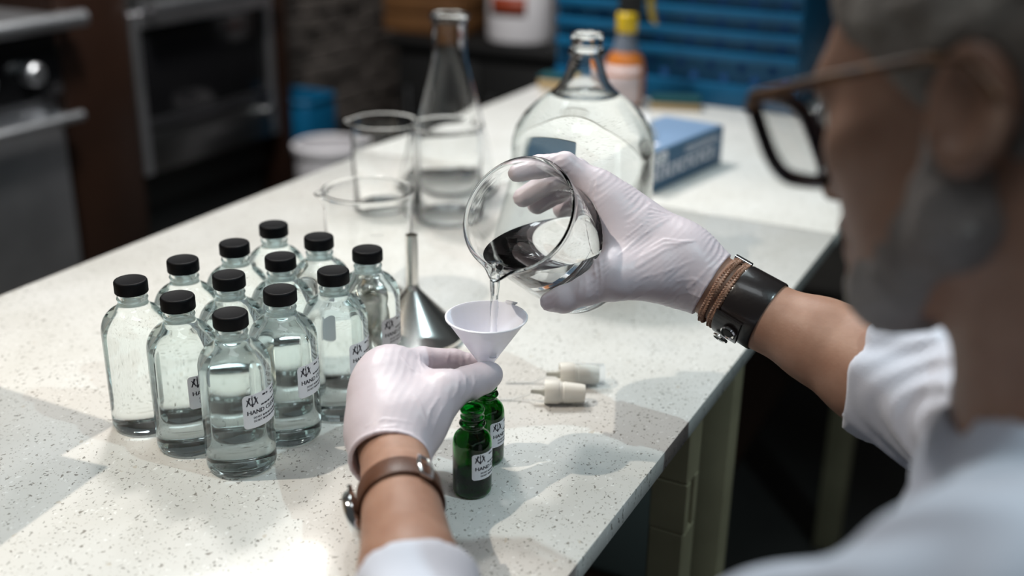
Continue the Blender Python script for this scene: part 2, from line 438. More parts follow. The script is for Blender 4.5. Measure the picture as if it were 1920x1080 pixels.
bc = empty('black_cabinet', tuple(UV(3.72, 1.72, FLOOR)), ROT_UV)
tag(bc, 'long black cabinet in the far background under the white jug', 'cabinet')
box('cabinet_body', .5, 1.05, .74, M['black'], bc, (0, 0, .37), .004)
box('cabinet_top', .56, 1.1, .035, M['black'], bc, (0, 0, .758), .004)
for k in range(3):
    dd = box('door', .02, .32, .62, M['black'], bc, (-.26, -.34 + k * .34, .40), .004)
    mesh_obj('handle', tube('handle', [(-.03, .12, .0), (-.03, .12, .2)], .006, 8), M['brushed'], dd)
CT = FLOOR + .776
wj = empty('white_jug', tuple(UV(3.58, 1.80, CT)), ROT_UV)
tag(wj, 'white plastic jug with red label on the black cabinet', 'jug')
mesh_obj('jug_body', lathe('jug_body', [(0, 0), (.105, 0), (.118, .012), (.12, .03), (.12, .21), (.105, .25), (.05, .29), (.03, .30), (.03, .33), (0, .33)], 40), M['white_plastic'], wj)
mesh_obj('jug_cap', lathe('jug_cap', [(0, .36), (.036, .36), (.036, .325), (0, .325)], 24), M['red'], wj)
mesh_obj('handle', tube('handle', [(.0, .05, .29), (.0, .10, .30), (.0, .125, .26), (.0, .118, .20)], .012, 10), M['white_plastic'], wj)
vv, ff = [], []
for i in range(13):
    a = math.pi + math.radians(-33 + i * 5.5)
    for z in (.10, .165): vv.append((.1212 * math.cos(a), .1212 * math.sin(a), z))
    for z in (.10, .165): vv.append((.1195 * math.cos(a), .1195 * math.sin(a), z))
for i in range(12):
    p, q = i * 4, i * 4 + 4
    ff += [(p, q, q + 1, p + 1), (p + 2, p + 3, q + 3, q + 2), (p, p + 2, q + 2, q), (p + 1, q + 1, q + 3, p + 3)]
ff += [(0, 1, 3, 2), (48, 50, 51, 49)]
mesh_obj('red_label', mesh_from('red_label', vv, ff, True), M['red'], wj)
sc_ = empty('steel_canister', tuple(UV(3.52, 1.605, CT)), ROT_UV)
tag(sc_, 'grey steel canister beside the white jug in the background', 'canister')
mesh_obj('canister_body', lathe('canister_body', [(0, 0), (.052, 0), (.055, .006), (.055, .25), (.05, .262), (0, .262)], 40), M['brushed'], sc_)
mesh_obj('lid', lathe('lid', [(.0, .285), (.03, .285), (.056, .272), (.057, .25), (0, .25)], 40), M['brushed'], sc_)
wc = empty('wooden_crate', tuple(UV(3.66, 2.17, CT)), ROT_UV)
tag(wc, 'brown slatted wooden crate on the far black cabinet', 'crate')
for k in range(4):
    s_ = box('slat', .014, .30, .062, M['brown_wood'], wc, (-.15, 0, .036 + k * .070), .003)
    box('slat', .014, .30, .062, M['brown_wood'], wc, (.15, 0, .036 + k * .070), .003)
for s in (-1, 1):
    for t in (-1, 1): box('corner_post', .03, .03, .28, M['brown_wood'], wc, (t * .13, s * .135, .142), .003)
    for k in range(4): box('slat', .286, .014, .062, M['brown_wood'], wc, (0, s * .157, .036 + k * .070), .003)
box('crate_floor', .28, .30, .012, M['brown_wood'], wc, (0, 0, .008), .002)

# ---------------------------------------------------------------- blue rack on the far slab
ck = empty('dish_rack', tuple(UV(2.28, .79, .0005)), ROT_UV + math.pi / 2)     # local x = +v (left), local y = -u (towards camera negative)
tag(ck, 'tall blue plastic crate with rows of round holes at counter end', 'crate')
CW, CD, CH = .535, .36, .33
def holed_panel(name, w, h, nx, nz, rad, thick=.004, stagger=False):
    verts, faces = [], []
    cw, ch = w / nx, h / nz
    for iz in range(nz):
        for ix in range(nx):
            cx, cz = -w / 2 + (ix + .5) * cw, (iz + .5) * ch
            off = (.22 * cw if iz % 2 else -.22 * cw) if stagger else 0
            b0 = len(verts)
            sq = [(1, 0), (1, 1), (0, 1), (-1, 1), (-1, 0), (-1, -1), (0, -1), (1, -1)]
            for y in (0, thick):
                for s in sq: verts.append((cx + s[0] * cw / 2, y, cz + s[1] * ch / 2))
                for k in range(8):
                    a = k * math.pi / 4
                    verts.append((cx + off + rad * math.cos(a), y, cz + rad * math.sin(a)))
            for k in range(8):
                k2 = (k + 1) % 8
                faces.append((b0 + k, b0 + k2, b0 + 8 + k2, b0 + 8 + k))
                faces.append((b0 + 16 + k, b0 + 24 + k, b0 + 24 + k2, b0 + 16 + k2))
                faces.append((b0 + 8 + k, b0 + 8 + k2, b0 + 24 + k2, b0 + 24 + k))
    return mesh_from(name, verts, faces)
box('side_panel', .006, CD, CH, M['blue_plastic'], ck, (CW / 2 - .003, -CD / 2 + 0, CH / 2), .001)
box('side_panel', .006, CD, CH, M['blue_plastic'], ck, (-CW / 2 + .003, -CD / 2, CH / 2), .001)
box('back_panel', CW, .006, CH, M['navy_and_shade'], ck, (0, -CD + .003, CH / 2), .001)  # crate's back and floor coloured darker, painted shade behind the holes
box('crate_floor', CW, CD, .006, M['navy_and_shade'], ck, (0, -CD / 2, .004), .001)
for z0, z1 in ((.0, .047), (.094, .114), (.139, .156), (.182, .20), (.226, .245), (.29, .33)):
    box('rail', CW, .014, z1 - z0, M['blue_plastic'], ck, (0, .004, (z0 + z1) / 2 + .0005), .003)
for z0, z1, nz, rad in ((.047, .094, 2, .0098), (.114, .139, 1, .0098), (.156, .182, 1, .0098), (.20, .226, 1, .0098), (.245, .29, 2, .0098)):
    mesh_obj('holed_panel', holed_panel('holed_panel', CW - .012, z1 - z0, 8, nz, rad, stagger=nz > 1), M['blue_plastic'], ck, (0, -.010, z0))

# sponges in front of the rack
def sponge(px, py, w, d_, h_, rot, label, pad=True):
    p = G(px, py)
    e = empty('sponge', (p[0], p[1], .0005), rot); tag(e, label, 'sponge')
    box('foam', w, d_, h_, M['tan'], e, (0, 0, h_ / 2), .004, 3)
    if pad: box('scouring_pad', w * .98, d_ * .98, .010, M['dkgreen'], e, (0, 0, h_ + .0052), .002)
    return e
sponge(1266, 203, .105, .05, .014, math.radians(-8), 'tan sponge with dark green pad lying before the blue crate')
sponge(1043, 166, .05, .07, .022, ROT_UV, 'small tan sponge at the far left counter edge behind the glass jug', True)

# spray bottle
pS = G(1168, 196)
sb = empty('spray_bottle', (pS[0], pS[1], .0005), 0)
tag(sb, 'spray bottle with yellow collar and orange liquid before the blue crate', 'spray bottle')
mesh_obj('bottle_body', lathe('bottle_body', [(0, 0), (.036, 0), (.041, .005), (.043, .03), (.043, .07), (.038, .095), (.026, .112), (.016, .125), (.014, .155), (0, .155)], 40), M['orange'], sb)
vv, ff = [], []
for i in range(21):
    a = math.radians(-90 - 105 + i * 7.5)
    for z in (.008, .055, .085):
        r = {.008: .0437, .055: .0437, .085: .0417}[z]
        vv.append((r * math.cos(a), r * math.sin(a), z))
for i in range(20):
    for k in range(2): ff.append((i * 3 + k, i * 3 + 3 + k, i * 3 + 4 + k, i * 3 + 1 + k))
lm = mesh_from('wrap_label', vv, ff, True)
wl_ = mesh_obj('wrap_label', lm, mat('pink_white_label', (.58, .48, .48), .5), sb)
sm = wl_.modifiers.new('thick', 'SOLIDIFY'); sm.thickness = .0008
mesh_obj('collar', lathe('collar', [(0, .150), (.020, .150), (.0215, .153), (.0215, .186), (.018, .190), (0, .190)], 32), M['yellow'], sb)
mesh_obj('neck', lathe('neck', [(.0, .112), (.027, .112), (.018, .150), (.0, .150)], 32), mat('hazy_plastic', (.16, .18, .22), .3), sb)
b = bmesh.new()
box_bm(.05, .03, .034, .006, 2, b, (.006, 0, .208)); box_bm(.075, .026, .022, .005, 2, b, (.012, 0, .234))
mesh_obj('spray_head', smooth_by_angle(bm_mesh('spray_head', b), 40), M['black'], sb)
mesh_obj('trigger', tube('trigger', [(.043, 0, .232), (.046, 0, .205), (.052, 0, .178), (.060, 0, .166)], [.010, .009, .007, .004], 12), M['yellow_olive'], sb)

def tote(u, v, z, w, d_, h_, m_, label):
    e = empty('storage_tub', tuple(UV(u, v, z)), ROT_UV); tag(e, label, 'tub')
    b = box_bm(w, d_, h_, .012, 3)
    tp = [f for f in b.faces if f.normal.z > .9 and f.calc_area() > .01]
    bmesh.ops.inset_region(b, faces=tp, thickness=.008)
    for f in tp:
        for v_ in f.verts: v_.co.z -= h_ * .85
    mesh_obj('tub_body', smooth_by_angle(bm_mesh('tub_body', b), 30), m_, e, (0, 0, h_ / 2))
    box('lid', w + .012, d_ + .012, .016, m_, e, (0, 0, h_ + .008), .005)
    return e
tote(1.62, .62, -.606, .34, .30, .24, mat('grey_tub_plastic', (.16, .18, .17), .5), 'grey lidded storage tub on the shelf under the counter')
tote(.72, .58, -.606, .28, .30, .22, M['navy_and_shade'], 'dark blue lidded tub on the shelf near the bottom edge')
# ---------------------------------------------------------------- printed labels wrapped on a cylinder
def text_mesh(body, height):
    cu = bpy.data.curves.new('txt', 'FONT'); cu.body = body; cu.size = 1.0; cu.resolution_u = 2
    ob = bpy.data.objects.new('txt', cu); COL.objects.link(ob)
    dg = bpy.context.evaluated_depsgraph_get(); dg.update()
    me = bpy.data.meshes.new_from_object(ob.evaluated_get(dg))
    vs_ = np.array([v.co[:] for v in me.vertices]); fs = [tuple(p.vertices) for p in me.polygons]
    bpy.data.objects.remove(ob); bpy.data.curves.remove(cu); bpy.data.meshes.remove(me)
    vs_ = vs_[:, :2]; vs_ -= vs_.min(0); vs_ *= height / vs_[:, 1].max()
    return vs_, fs
class Flat:
    """flat drawing in label millimetres, later bent onto a cylinder"""
    def __init__(s): s.v, s.f = [], []
    def text(s, body, x, y, h, w=None, bold=0.0):
        v, f = text_mesh(body, h)
        if w: v[:, 0] *= w / v[:, 0].max()
        for dx in ((0, bold) if bold else (0,)):
            b = len(s.v); s.v += [(x + p[0] + dx, y + p[1]) for p in v]; s.f += [tuple(i + b for i in q) for q in f]
    def bar(s, x, y, w, h):
        n = max(1, int(w / 1.5))
        b = len(s.v)
        for i in range(n + 1): s.v += [(x + w * i / n, y), (x + w * i / n, y + h)]
        s.f += [(b + 2 * i, b + 2 * i + 2, b + 2 * i + 3, b + 2 * i + 1) for i in range(n)]
    def words(s, x, y, w, h, seed):
        r = random.Random(seed); c = x
        while c < x + w:
            l = r.uniform(1.2, 4.0); l = min(l, x + w - c); s.bar(c, y, l, h * r.uniform(.75, 1)); c += l + .7
    def poly(s, pts):
        b = len(s.v); s.v += pts; s.f.append(tuple(range(b, b + len(pts))))
    def stroke(s, a, b_, w0, w1):
        a, b_ = np.array(a, float), np.array(b_, float); t = b_ - a; t /= np.linalg.norm(t); nn = np.array([-t[1], t[0]])
        s.poly([tuple(a + nn * w0 / 2), tuple(a - nn * w0 / 2), tuple(b_ - nn * w1 / 2), tuple(b_ + nn * w1 / 2)])
    def wrap(s, name, R, scale, z0):
        vs_ = [(R * math.cos(x * scale / R), R * math.sin(x * scale / R), z0 + y * scale) for x, y in s.v]
        return mesh_from(name, vs_, s.f)
def label_sheet(name, R, w, h, corner, z0, th=.00018):
    cols = []
    xs = sorted(set([round(corner * (1 - math.cos(t * math.pi / 10)), 6) for t in range(6)] +
                    [round(w - corner * (1 - math.cos(t * math.pi / 10)), 6) for t in range(6)] + [round(w * k / 24, 6) for k in range(25)]))
    verts, faces = [], []
    for x in xs:
        e = min(x, w - x); c = corner - math.sqrt(max(0, corner ** 2 - (corner - e) ** 2)) if e < corner else 0
        for rr in (R + th, R - .00005):
            for z in (c, h - c): verts.append((rr * math.cos(x / R), rr * math.sin(x / R), z0 + z))
    for i in range(len(xs) - 1):
        p, q = 4 * i, 4 * i + 4
        faces += [(p, q, q + 1, p + 1), (p + 2, p + 3, q + 3, q + 2), (p, p + 2, q + 2, q), (p + 1, q + 1, q + 3, p + 3)]
    e = 4 * (len(xs) - 1); faces += [(0, 1, 3, 2), (e, e + 2, e + 3, e + 1)]
    return mesh_from(name, verts, faces, False)
def print_flat():
    F_ = Flat()
    F_.text('HAND CLEANER', 3.4, 12.6, 3.9, 43.5, .4)
    F_.text('DO NOT', 9, 8.4, 1.9, 8.0, .15); F_.words(18.2, 8.4, 26, 1.7, 3)
    F_.text('DO NOT', 9, 5.1, 1.9, 8.0, .15); F_.words(18.2, 5.1, 26, 1.7, 8)
    F_.words(17, 18.6, 27, 1.5, 5); F_.words(19, 27.0, 7, 1.7, 6); F_.words(30, 27.4, 14, 1.3, 2); F_.words(30, 24.4, 12, 1.2, 9)
    return F_
def logo_flat():
    F_ = Flat(); X, Y, S = 3.2, 20.2, 9.0
    def st(a, b, w0, w1): F_.stroke((X + a[0] * S, Y + a[1] * S), (X + b[0] * S, Y + b[1] * S), w0 * S, w1 * S)
    for m_ in (0, 1):
        f = (lambda x: x) if m_ == 0 else (lambda x: 1.2 - x)
        st((f(.02), .10), (f(.36), .95), .10, .20); st((f(.02), .78), (f(.22), .52), .05, .14); st((f(.22), .55), (f(.44), .12), .17, .07)
    st((.6, 1.08), (.6, -.05), .09, .09); st((.48, .30), (.6, -.02), .05, .16); st((.72, .30), (.6, -.02), .05, .16); st((.52, .86), (.6, .62), .04, .1)
    return F_

# ---------------------------------------------------------------- twelve clear bottles
BR = .03025
prof = [(0, 2.2), (20, 1.6), (25, .15), (27.2, .5), (29.4, 2.4), (30.25, 6), (30.25, 95), (30.0, 99), (29.0, 103.5), (27.0, 108), (24.0, 112), (20.4, 115.2), (17.0, 117.4),
        (14.6, 119.2), (13.4, 121.2), (13.0, 123.5), (13.4, 125), (13.9, 126.3), (13.4, 127.6), (12.6, 128.4), (12.4, 141.2), (10.2, 141.2),
        (10.0, 126), (9.9, 124.4), (9.2, 123.8), (0, 123.7)]      # glass and liquid bend light as one body; the neck above the liquid is hollow
bottle_me = lathe('bottle_glass', [(r / 1000, z / 1000) for r, z in prof], 72, angle=60)
liq = [(0, 7), (24, 6), (27, 8), (28, 11), (28, 95), (27.6, 99), (26.4, 103), (24.4, 107), (21.6, 110.6), (18.2, 113.4), (14.6, 115.6), (11.6, 118), (10.2, 121), (9.6, 123.2), (0, 123.2)]
liquid_me = lathe('liquid', [(r / 1000, z / 1000) for r, z in liq], 72, angle=60)
def cap_mod(r, z, a, k): return (r * (1 - (.014 if (k % 2 and .0002 < z < .0095 and r > .014) else 0)), z)
cap_me = lathe('cap', [(0, .0105), (.0128, .0105), (.0128, 0), (.01435, 0), (.01475, .0006), (.01475, .0090), (.0146, .0104), (.0140, .0114), (.0132, .0118), (.0122, .0116), (0, .0116)], 144, angle=50, mod=cap_mod)
LW, LH = .050, .031
sheet_me = label_sheet('label', BR, LW, LH, .0035, .0482)
print_me = print_flat().wrap('printed_text', BR + .00032, .001, .0482)
logo_me = logo_flat().wrap('logo', BR + .00032, .001, .0482)
for me, k in ((bottle_me, 'glass'), (liquid_me, 'liquid_tint'), (cap_me, 'cap'), (sheet_me, 'paper'), (print_me, 'ink'), (logo_me, 'ink')): me.materials.append(M[k])
def link_child(name, me, parent, rz=0.0, z=0.0):
    o = bpy.data.objects.new(name, me); COL.objects.link(o); o.parent = parent; o.location = (0, 0, z); o.rotation_euler = (0, 0, rz)
    return o
BOT = {1: (-.3394, .9324, 38), 2: (-.3081, .9869, 40), 3: (-.2713, 1.0355, 35), 4: (-.2875, .8964, 2), 5: (-.2561, .9495, 26), 6: (-.2338, .8615, 7),
       7: (-.2449, 1.0935, 30), 8: (-.1927, 1.0582, 24), 9: (-.1401, 1.0234, 22), 10: (-.2194, .9997, 28), 11: (-.164, .9644, 22), 12: (-.2033, .916, 20)}
BLAB = {6: 'clear glass bottle with black cap, frontmost of the bottle group',
        4: 'clear glass bottle directly left of the frontmost bottle, between it and the leftmost one',
        1: 'clear glass bottle with black cap, leftmost of the whole bottle group',
        12: 'clear glass bottle right behind the frontmost one, HAND CLEANER label on its right',
        5: 'clear glass bottle at the centre of the group, second row, middle of three',
        2: 'clear glass bottle at the left end of the second row, behind the leftmost bottle',
        11: 'clear glass bottle touching the gloved hand, right end of the third row',
        10: 'clear glass bottle in the middle of the third row from the front',
        3: 'clear glass bottle at the left end of the third row, against the dark cabinets',
        9: 'clear glass bottle standing beside the steel funnel, rightmost of the back row',
        8: 'clear glass bottle in the middle of the back row of three',
        7: 'clear glass bottle farthest from the camera, left end of back row'}
def view_angle(x, y): return math.atan2(-y, -x)
for k, (x, y, off) in BOT.items():
    e = empty('glass_bottle', (x, y, .0004)); tag(e, BLAB[k], 'bottle', 'black-capped glass bottles on the counter')
    link_child('bottle_glass', bottle_me, e, rng.uniform(0, 6))
    link_child('liquid', liquid_me, e)
    link_child('cap', cap_me, e, rng.uniform(0, 6), .1317)
    lb = link_child('label', sheet_me, e, view_angle(x, y) + math.radians(off)); lb['label'] = 'white printed sticker'
    link_child('printed_text', print_me, lb); link_child('logo', logo_me, lb)

# ---------------------------------------------------------------- two green bottles
gp = [(0, 1.4), (10, 1.0), (13.6, .1), (15.3, .8), (16.3, 2.6), (16.5, 4.5), (16.5, 46), (16.0, 50), (14.6, 53.6), (12.2, 56.6), (10.2, 58.6), (9.5, 60.5), (9.5, 62.2), (10.6, 63), (11.2, 64.3),
      (10.6, 65.6), (9.0, 66.4), (9.0, 69), (10.0, 70), (10.0, 71.3), (9.0, 72.2), (9.0, 74.6), (10.0, 75.4), (10.2, 77), (9.4, 78.6), (8.4, 79), (7.2, 78.4), (6.8, 76), (6.8, 61), (8.4, 57.4), (12, 53.8), (13.9, 50.4), (14.6, 46),
      (14.6, 6), (13.2, 4.2), (0, 4.8)]
g_me = lathe('bottle_glass', [(r / 1000, z / 1000) for r, z in gp], 56, angle=60); g_me.materials.append(M['green_glass'])
gl = [(0, 4.6), (13.3, 4.0), (14.75, 5.9), (14.75, 14), (14.0, 13.6), (0, 13.6)]
gl_me = lathe('liquid', [(r / 1000, z / 1000) for r, z in gl], 56); gl_me.materials.append(M['water'])
gs_me = label_sheet('label', .0165, .042, .0240, .0025, .0190); gs_me.materials.append(M['paper'])
gpr = print_flat().wrap('printed_text', .01682, .00085, .0172); glo = logo_flat().wrap('logo', .01682, .00085, .0172)
glo.materials.append(M['ink']); gpr.materials.append(M['ink'])
for (x, y, off, lab) in ((-.0309, .8235, -1, 'small open green glass bottle in front, beside the watch'),
                         (-.0212, .8764, 14, 'small green glass bottle under the white funnel, behind the front one')):
    e = empty('green_bottle', (x, y, .0004)); tag(e, lab, 'bottle', 'small green bottles being filled')
    link_child('bottle_glass', g_me, e); link_child('liquid', gl_me, e)
    lb = link_child('label', gs_me, e, view_angle(x, y) + math.radians(off)); lb['label'] = 'white printed sticker'
    link_child('printed_text', gpr, lb); link_child('logo', glo, lb)

# ---------------------------------------------------------------- funnels
e = empty('plastic_funnel', (-.0212, .8764, .064)); tag(e, 'white translucent plastic funnel held by the gloved fingers', 'funnel')
FP = [(.0042, 0), (.0052, .028), (.0070, .0315), (.0335, .0715), (.0350, .0725), (.0352, .0737), (.0338, .0740), (.0325, .0722), (.0058, .0322), (.0042, .028), (.0032, .0005)]
mesh_obj('funnel_cone', lathe('funnel_cone', FP, 72, closed=True), M['pp'], e)
b = bmesh.new(); box_bm(.008, .011, .0014, .0006, 2, b, (.0372, 0, .0731))
mesh_obj('hanging_tab', smooth_by_angle(bm_mesh('hanging_tab', b), 40), M['pp'], e, rot=(0, 0, math.radians(58)))
def steel_funnel(loc, rot, s, label, ring=True):
    e = empty('steel_funnel', loc); e.rotation_euler = rot; tag(e, label, 'funnel')
    pr = [(.0545, 0), (.0557, .0004), (.0560, .006), (.0545, .0075), (.0090, .0560), (.0074, .060), (.0070, .064), (.0063, .064), (.0066, .0598), (.0080, .0555), (.0536, .0070), (.0550, .0055), (.0540, .0004)]
    mesh_obj('cone', lathe('cone', [(r * s, z * s) for r, z in pr], 80, closed=True, angle=30), M['steel'], e)
    mesh_obj('spout', lathe('spout', [(r * s, z * s) for r, z in [(.0068, .0615), (.0066, .119), (.0058, .119), (.0060, .0615)]], 40, closed=True), M['steel'], e)
    hp = [(.0555 * s + .017 * s * (1 - math.cos(t)) * .5 * 1.1, .013 * s * math.sin(t), .003 * s) for t in np.linspace(0, 2 * math.pi, 24, endpoint=False)]
    if ring: mesh_obj('handle_ring', tube('handle_ring', hp, .0012 * s, 8, closed=True), M['steel'], e)
    return e
p = G(775, 632)
steel_funnel((p[0], p[1], .0004), (0, 0, math.radians(20)), 1.0, 'polished steel funnel standing upside down beside the bottles')
ef = steel_funnel((-.165, 1.115, .0264), (0, 0, 0), .50, 'small steel funnel lying on its side behind the bottles', False)
ps, tl = math.radians(70), math.radians(22.5)
ef.rotation_euler = Vector((math.cos(ps) * math.cos(tl), math.sin(ps) * math.cos(tl), -math.sin(tl))).to_track_quat('Z', 'Y').to_euler()

# ---------------------------------------------------------------- two pump sprayers lying on the counter
def sprayer(a, b_, zc, overcap, label, tube_end):
    A = G(*a, zc); B_ = G(*b_, zc * .93); ax = Vector(B_ - A).normalized()
    e = empty('pump_sprayer', A); e.rotation_euler = ax.to_track_quat('Z', 'X').to_euler(); tag(e, label, 'pump', 'white pump sprayers')
    def rib(r, z, ang, k): return (r * (1 - (.02 if k % 2 and .001 < z < .0135 and r > .0105 else 0)), z)
    mesh_obj('collar', lathe('collar', [(0, .002), (.0100, .002), (.0104, 0), (.0116, 0), (.0118, .001), (.0118, .0135), (.0112, .0145), (0, .0145)], 96, mod=rib), M['pump'], e)
    mesh_obj('actuator', lathe('actuator', [(0, .0142), (.0108, .0142), (.0108, .016), (.0101, .0168), (.0101, .0185), (.0106, .019), (.0103, .022), (.0092, .036), (.0084, .0395), (0, .0402)], 56), M['pump'], e)
    mesh_obj('pump_housing', lathe('pump_housing', [(0, -.0135), (.0022, -.0135), (.0026, -.012), (.0030, -.004), (.0046, -.001), (.0046, .003), (0, .003)], 32), M['grey_plastic'], e)
    Mi = e.rotation_euler.to_matrix().inverted()
    pts = [Vector((0, 0, -.012))]
    tw = [G(*q, z) for q, z in tube_end]
    pts += [Mi @ Vector(t - A) for t in tw]
    mesh_obj('dip_tube', tube('dip_tube', pts, .0011, 8), M['clear_plastic'], e)
    if overcap:
        mesh_obj('overcap', lathe('overcap', [(.0113, .0150), (.0113, .044), (.0108, .0455), (0, .0455), (0, .0447), (.0105, .0447), (.0107, .0438), (.0107, .0150)], 48), M['thin_plastic'], e)
    return e
sprayer((1021, 734), (1106, 738), .0119, False, 'white pump sprayer lying nearer, without overcap', [((990, 740), .006), ((960, 748), .002), ((905, 749), .0018)])
sprayer((1049, 701), (1124, 702), .0119, True, 'white pump sprayer lying behind, with clear plastic overcap', [((1020, 708), .006), ((1000, 716), .002), ((948, 717), .0018)])

# ---------------------------------------------------------------- standing beakers, flask and jug
def beaker_mesh(name, R, H, wall=.0020, n=96, spout=True):
    pr = [(0, -H + .0022), (R - .012, -H + .0012), (R - .008, -H), (R - .004, -H + .0006), (R - .001, -H + .003), (R, -H + .007), (R, -.020), (R, -.012), (R + .0002, -.006), (R + .0014, -.002), (R + .0024, -.0004), (R + .0022, .0010),
          (R + .0008, .0014), (R - .0006, .0006), (R - wall + .0004, -.002), (R - wall, -.006), (R - wall, -.012), (R - wall, -.020), (R - wall, -H + .010), (R - wall - .004, -H + .0052), (R - .014, -H + .004), (0, -H + .004)]
    def sp(r, z, a, k):
        if not spout or z < -.0205: return (r, z)
        a = (a + math.pi) % (2 * math.pi) - math.pi
        w = math.exp(-(a / .17) ** 2) * ((z + .0205) / .0205) ** 1.6
        return (r + .0085 * w, z - .001 * w)
    return lathe(name, pr, n, angle=60, mod=sp)
def standing_beaker(px, py, d, R, H, label, rz=0.0):
    p = PD(px, py, d)
    e = empty('glass_beaker', (p[0], p[1], .0004)); tag(e, label, 'beaker', 'empty glass beakers at the back')
    mesh_obj('beaker_glass', beaker_mesh('beaker_glass', R, H), M['lab_glass'], e, (0, 0, H), (0, 0, rz))
    f = Flat()
    for k in range(7): f.bar(0, k * 11.0, 9 if k % 2 else 14, .5)
    mesh_obj('graduation_marks', f.wrap('graduation_marks', R + .0002, .001, H * .25), M['print_white'], e, rot=(0, 0, math.radians(-80)))
    return e
standing_beaker(689, 362, 1.284, .0500, .1395, 'empty glass beaker nearest the bottles, behind the steel funnel', math.radians(200))
standing_beaker(720, 230, 1.62, .0475, .134, 'empty glass beaker at the left, before the dark background', math.radians(180))
standing_beaker(840, 236, 1.585, .0490, .139, 'empty glass beaker standing right in front of the conical flask', math.radians(60))

p = PD(842, 26, 1.668); FH = p[2]
e = empty('conical_flask', (p[0], p[1], .0004)); tag(e, 'tall empty conical glass flask behind the beakers', 'flask')
fp = [(0, .002), (.060, .001), (.068, 0), (.0735, .002), (.0765, .008), (.0765, .014), (.073, .030), (.030, .196), (.0262, .212), (.0252, .225), (.0252, .262), (.0268, .268), (.0300, .2715), (.0300, .276), (.0272, .278),
      (.0240, .274), (.0230, .262), (.0230, .224), (.0242, .211), (.0282, .194), (.0712, .029), (.0742, .014), (.074, .009), (.070, .0045), (0, .005)]
mesh_obj('flask_glass', lathe('flask_glass', [(r, z * FH / .277) for r, z in fp], 80, angle=60), M['lab_glass'], e)

p = G(1084, 503)
e = empty('glass_jug', (p[0], p[1], .0004)); tag(e, 'large clear glass jug of liquid behind the pouring hand', 'jug')
jp = [(0, 5), (60, 3), (76, 0), (84, 1.5), (89.5, 6), (91.5, 13), (91.5, 158), (90, 171), (85, 186), (76, 200), (64, 212), (50, 223), (38, 232), (30, 241), (25.5, 252), (22, 264), (19.6, 270), (19.4, 273), (22.6, 274.5), (23, 277), (22.2, 280),
      (19.4, 282), (19.2, 287), (20.4, 289), (20.6, 296), (19.4, 299.5), (17, 300), (15.6, 297), (15.4, 270), (19, 262), (22, 251), (26.8, 239), (35.4, 229.2), (48, 219.6), (62, 208.6), (73.6, 197), (82, 184), (86.8, 170.2), (88.2, 158), (88.2, 16), (86, 10), (76, 6.5), (0, 9)]
mesh_obj('jug_glass', lathe('jug_glass', [(r * .97 / 1000, z / 1000) for r, z in jp], 96, angle=60), M['glass'], e)
jl = [(0, 8.6), (76, 6.2), (86.2, 9.8), (88.5, 16), (88.5, 158), (87.1, 170.4), (82.3, 184.2), (73.9, 197.2), (62.3, 208.8), (48.3, 219.8), (41.4, 225.2), (40, 224.7), (0, 224.7)]
mesh_obj('liquid', lathe('liquid', [(r * .97 / 1000, z / 1000) for r, z in jl], 96, angle=60), M['water'], e)
# ---------------------------------------------------------------- carton of gloves / tissues
c0, c1 = G(1205, 372), G(1352, 306)
dirv = Vector(c1 - c0); L_ = .245; rz = math.atan2(dirv.y, dirv.x)
dn = np.array([math.cos(rz), math.sin(rz), 0]); nn = np.array([-math.sin(rz), math.cos(rz), 0])
cc = np.array(c1) - dn * L_ / 2 + nn * .058
gb = empty('glove_carton', (cc[0], cc[1], .0004), rz); tag(gb, 'blue and white printed carton with a tissue tuft behind the jug', 'carton')
box('carton_body', L_, .115, .066, M['carton'], gb, (0, 0, .033), .0015)
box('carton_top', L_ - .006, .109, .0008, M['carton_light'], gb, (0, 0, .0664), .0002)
f = Flat(); r_ = random.Random(2)
x = 8
for k in range(11):                                   # big blurred white lettering, only its blocks can be made out
    w_ = r_.choice((11, 13, 15)); f.bar(x, 18, 4.2, 20); f.bar(x, 33, w_, 5); f.bar(x, 18, w_, 4.6) if k % 2 else f.bar(x + w_ - 4.2, 18, 4.2, 20); x += w_ + 6.2
vs2 = [(-L_ / 2 + a / 1000, -.0579, b_ / 1000) for a, b_ in f.v]
mesh_obj('white_lettering', mesh_from('white_lettering', vs2, f.f), M['print_white'], gb)
f = Flat(); f.bar(10, 42, 40, 20)
mesh_obj('white_panel', mesh_from('white_panel', [(-L_ / 2 + a / 1000, -.0578, b_ / 1000) for a, b_ in f.v], f.f), M['print_white'], gb)
f = Flat(); f.stroke((18, 45), (24, 59), 4, 4); f.stroke((24, 59), (34, 46), 4, 4); f.bar(38, 46, 8, 3); f.bar(38, 52, 8, 3)
mesh_obj('teal_symbol', mesh_from('teal_symbol', [(-L_ / 2 + a / 1000, -.0581, b_ / 1000) for a, b_ in f.v], f.f), M['teal_print'], gb)
f = Flat(); f.bar(12, 14, 48, 70)
mesh_obj('top_panel', mesh_from('top_panel', [(-L_ / 2 + a / 1000, -.052 + b_ / 1000, .0670) for a, b_ in f.v], f.f), M['print_white'], gb)
f = Flat(); f.words(110, 46, 120, 3, 4); f.words(110, 52, 110, 3, 6)
mesh_obj('small_lettering', mesh_from('small_lettering', [(-L_ / 2 + a / 1000, -.0579, b_ / 1000) for a, b_ in f.v], f.f), M['print_white'], gb)
tv, tf = [], []
NT = 28
for j in range(7):
    for i in range(NT):
        a = 2 * math.pi * i / NT; t = j / 6
        r = (.026 + .012 * math.sin(3 * a + 1) * t + .006 * math.sin(7 * a) * t) * (1 - .55 * t)
        tv.append((r * 1.5 * math.cos(a), r * math.sin(a), .066 + .034 * math.sin(t * 1.4) + .006 * math.sin(5 * a + 2) * t))
for j in range(6):
    for i in range(NT): tf.append((j * NT + i, j * NT + (i + 1) % NT, (j + 1) * NT + (i + 1) % NT, (j + 1) * NT + i))
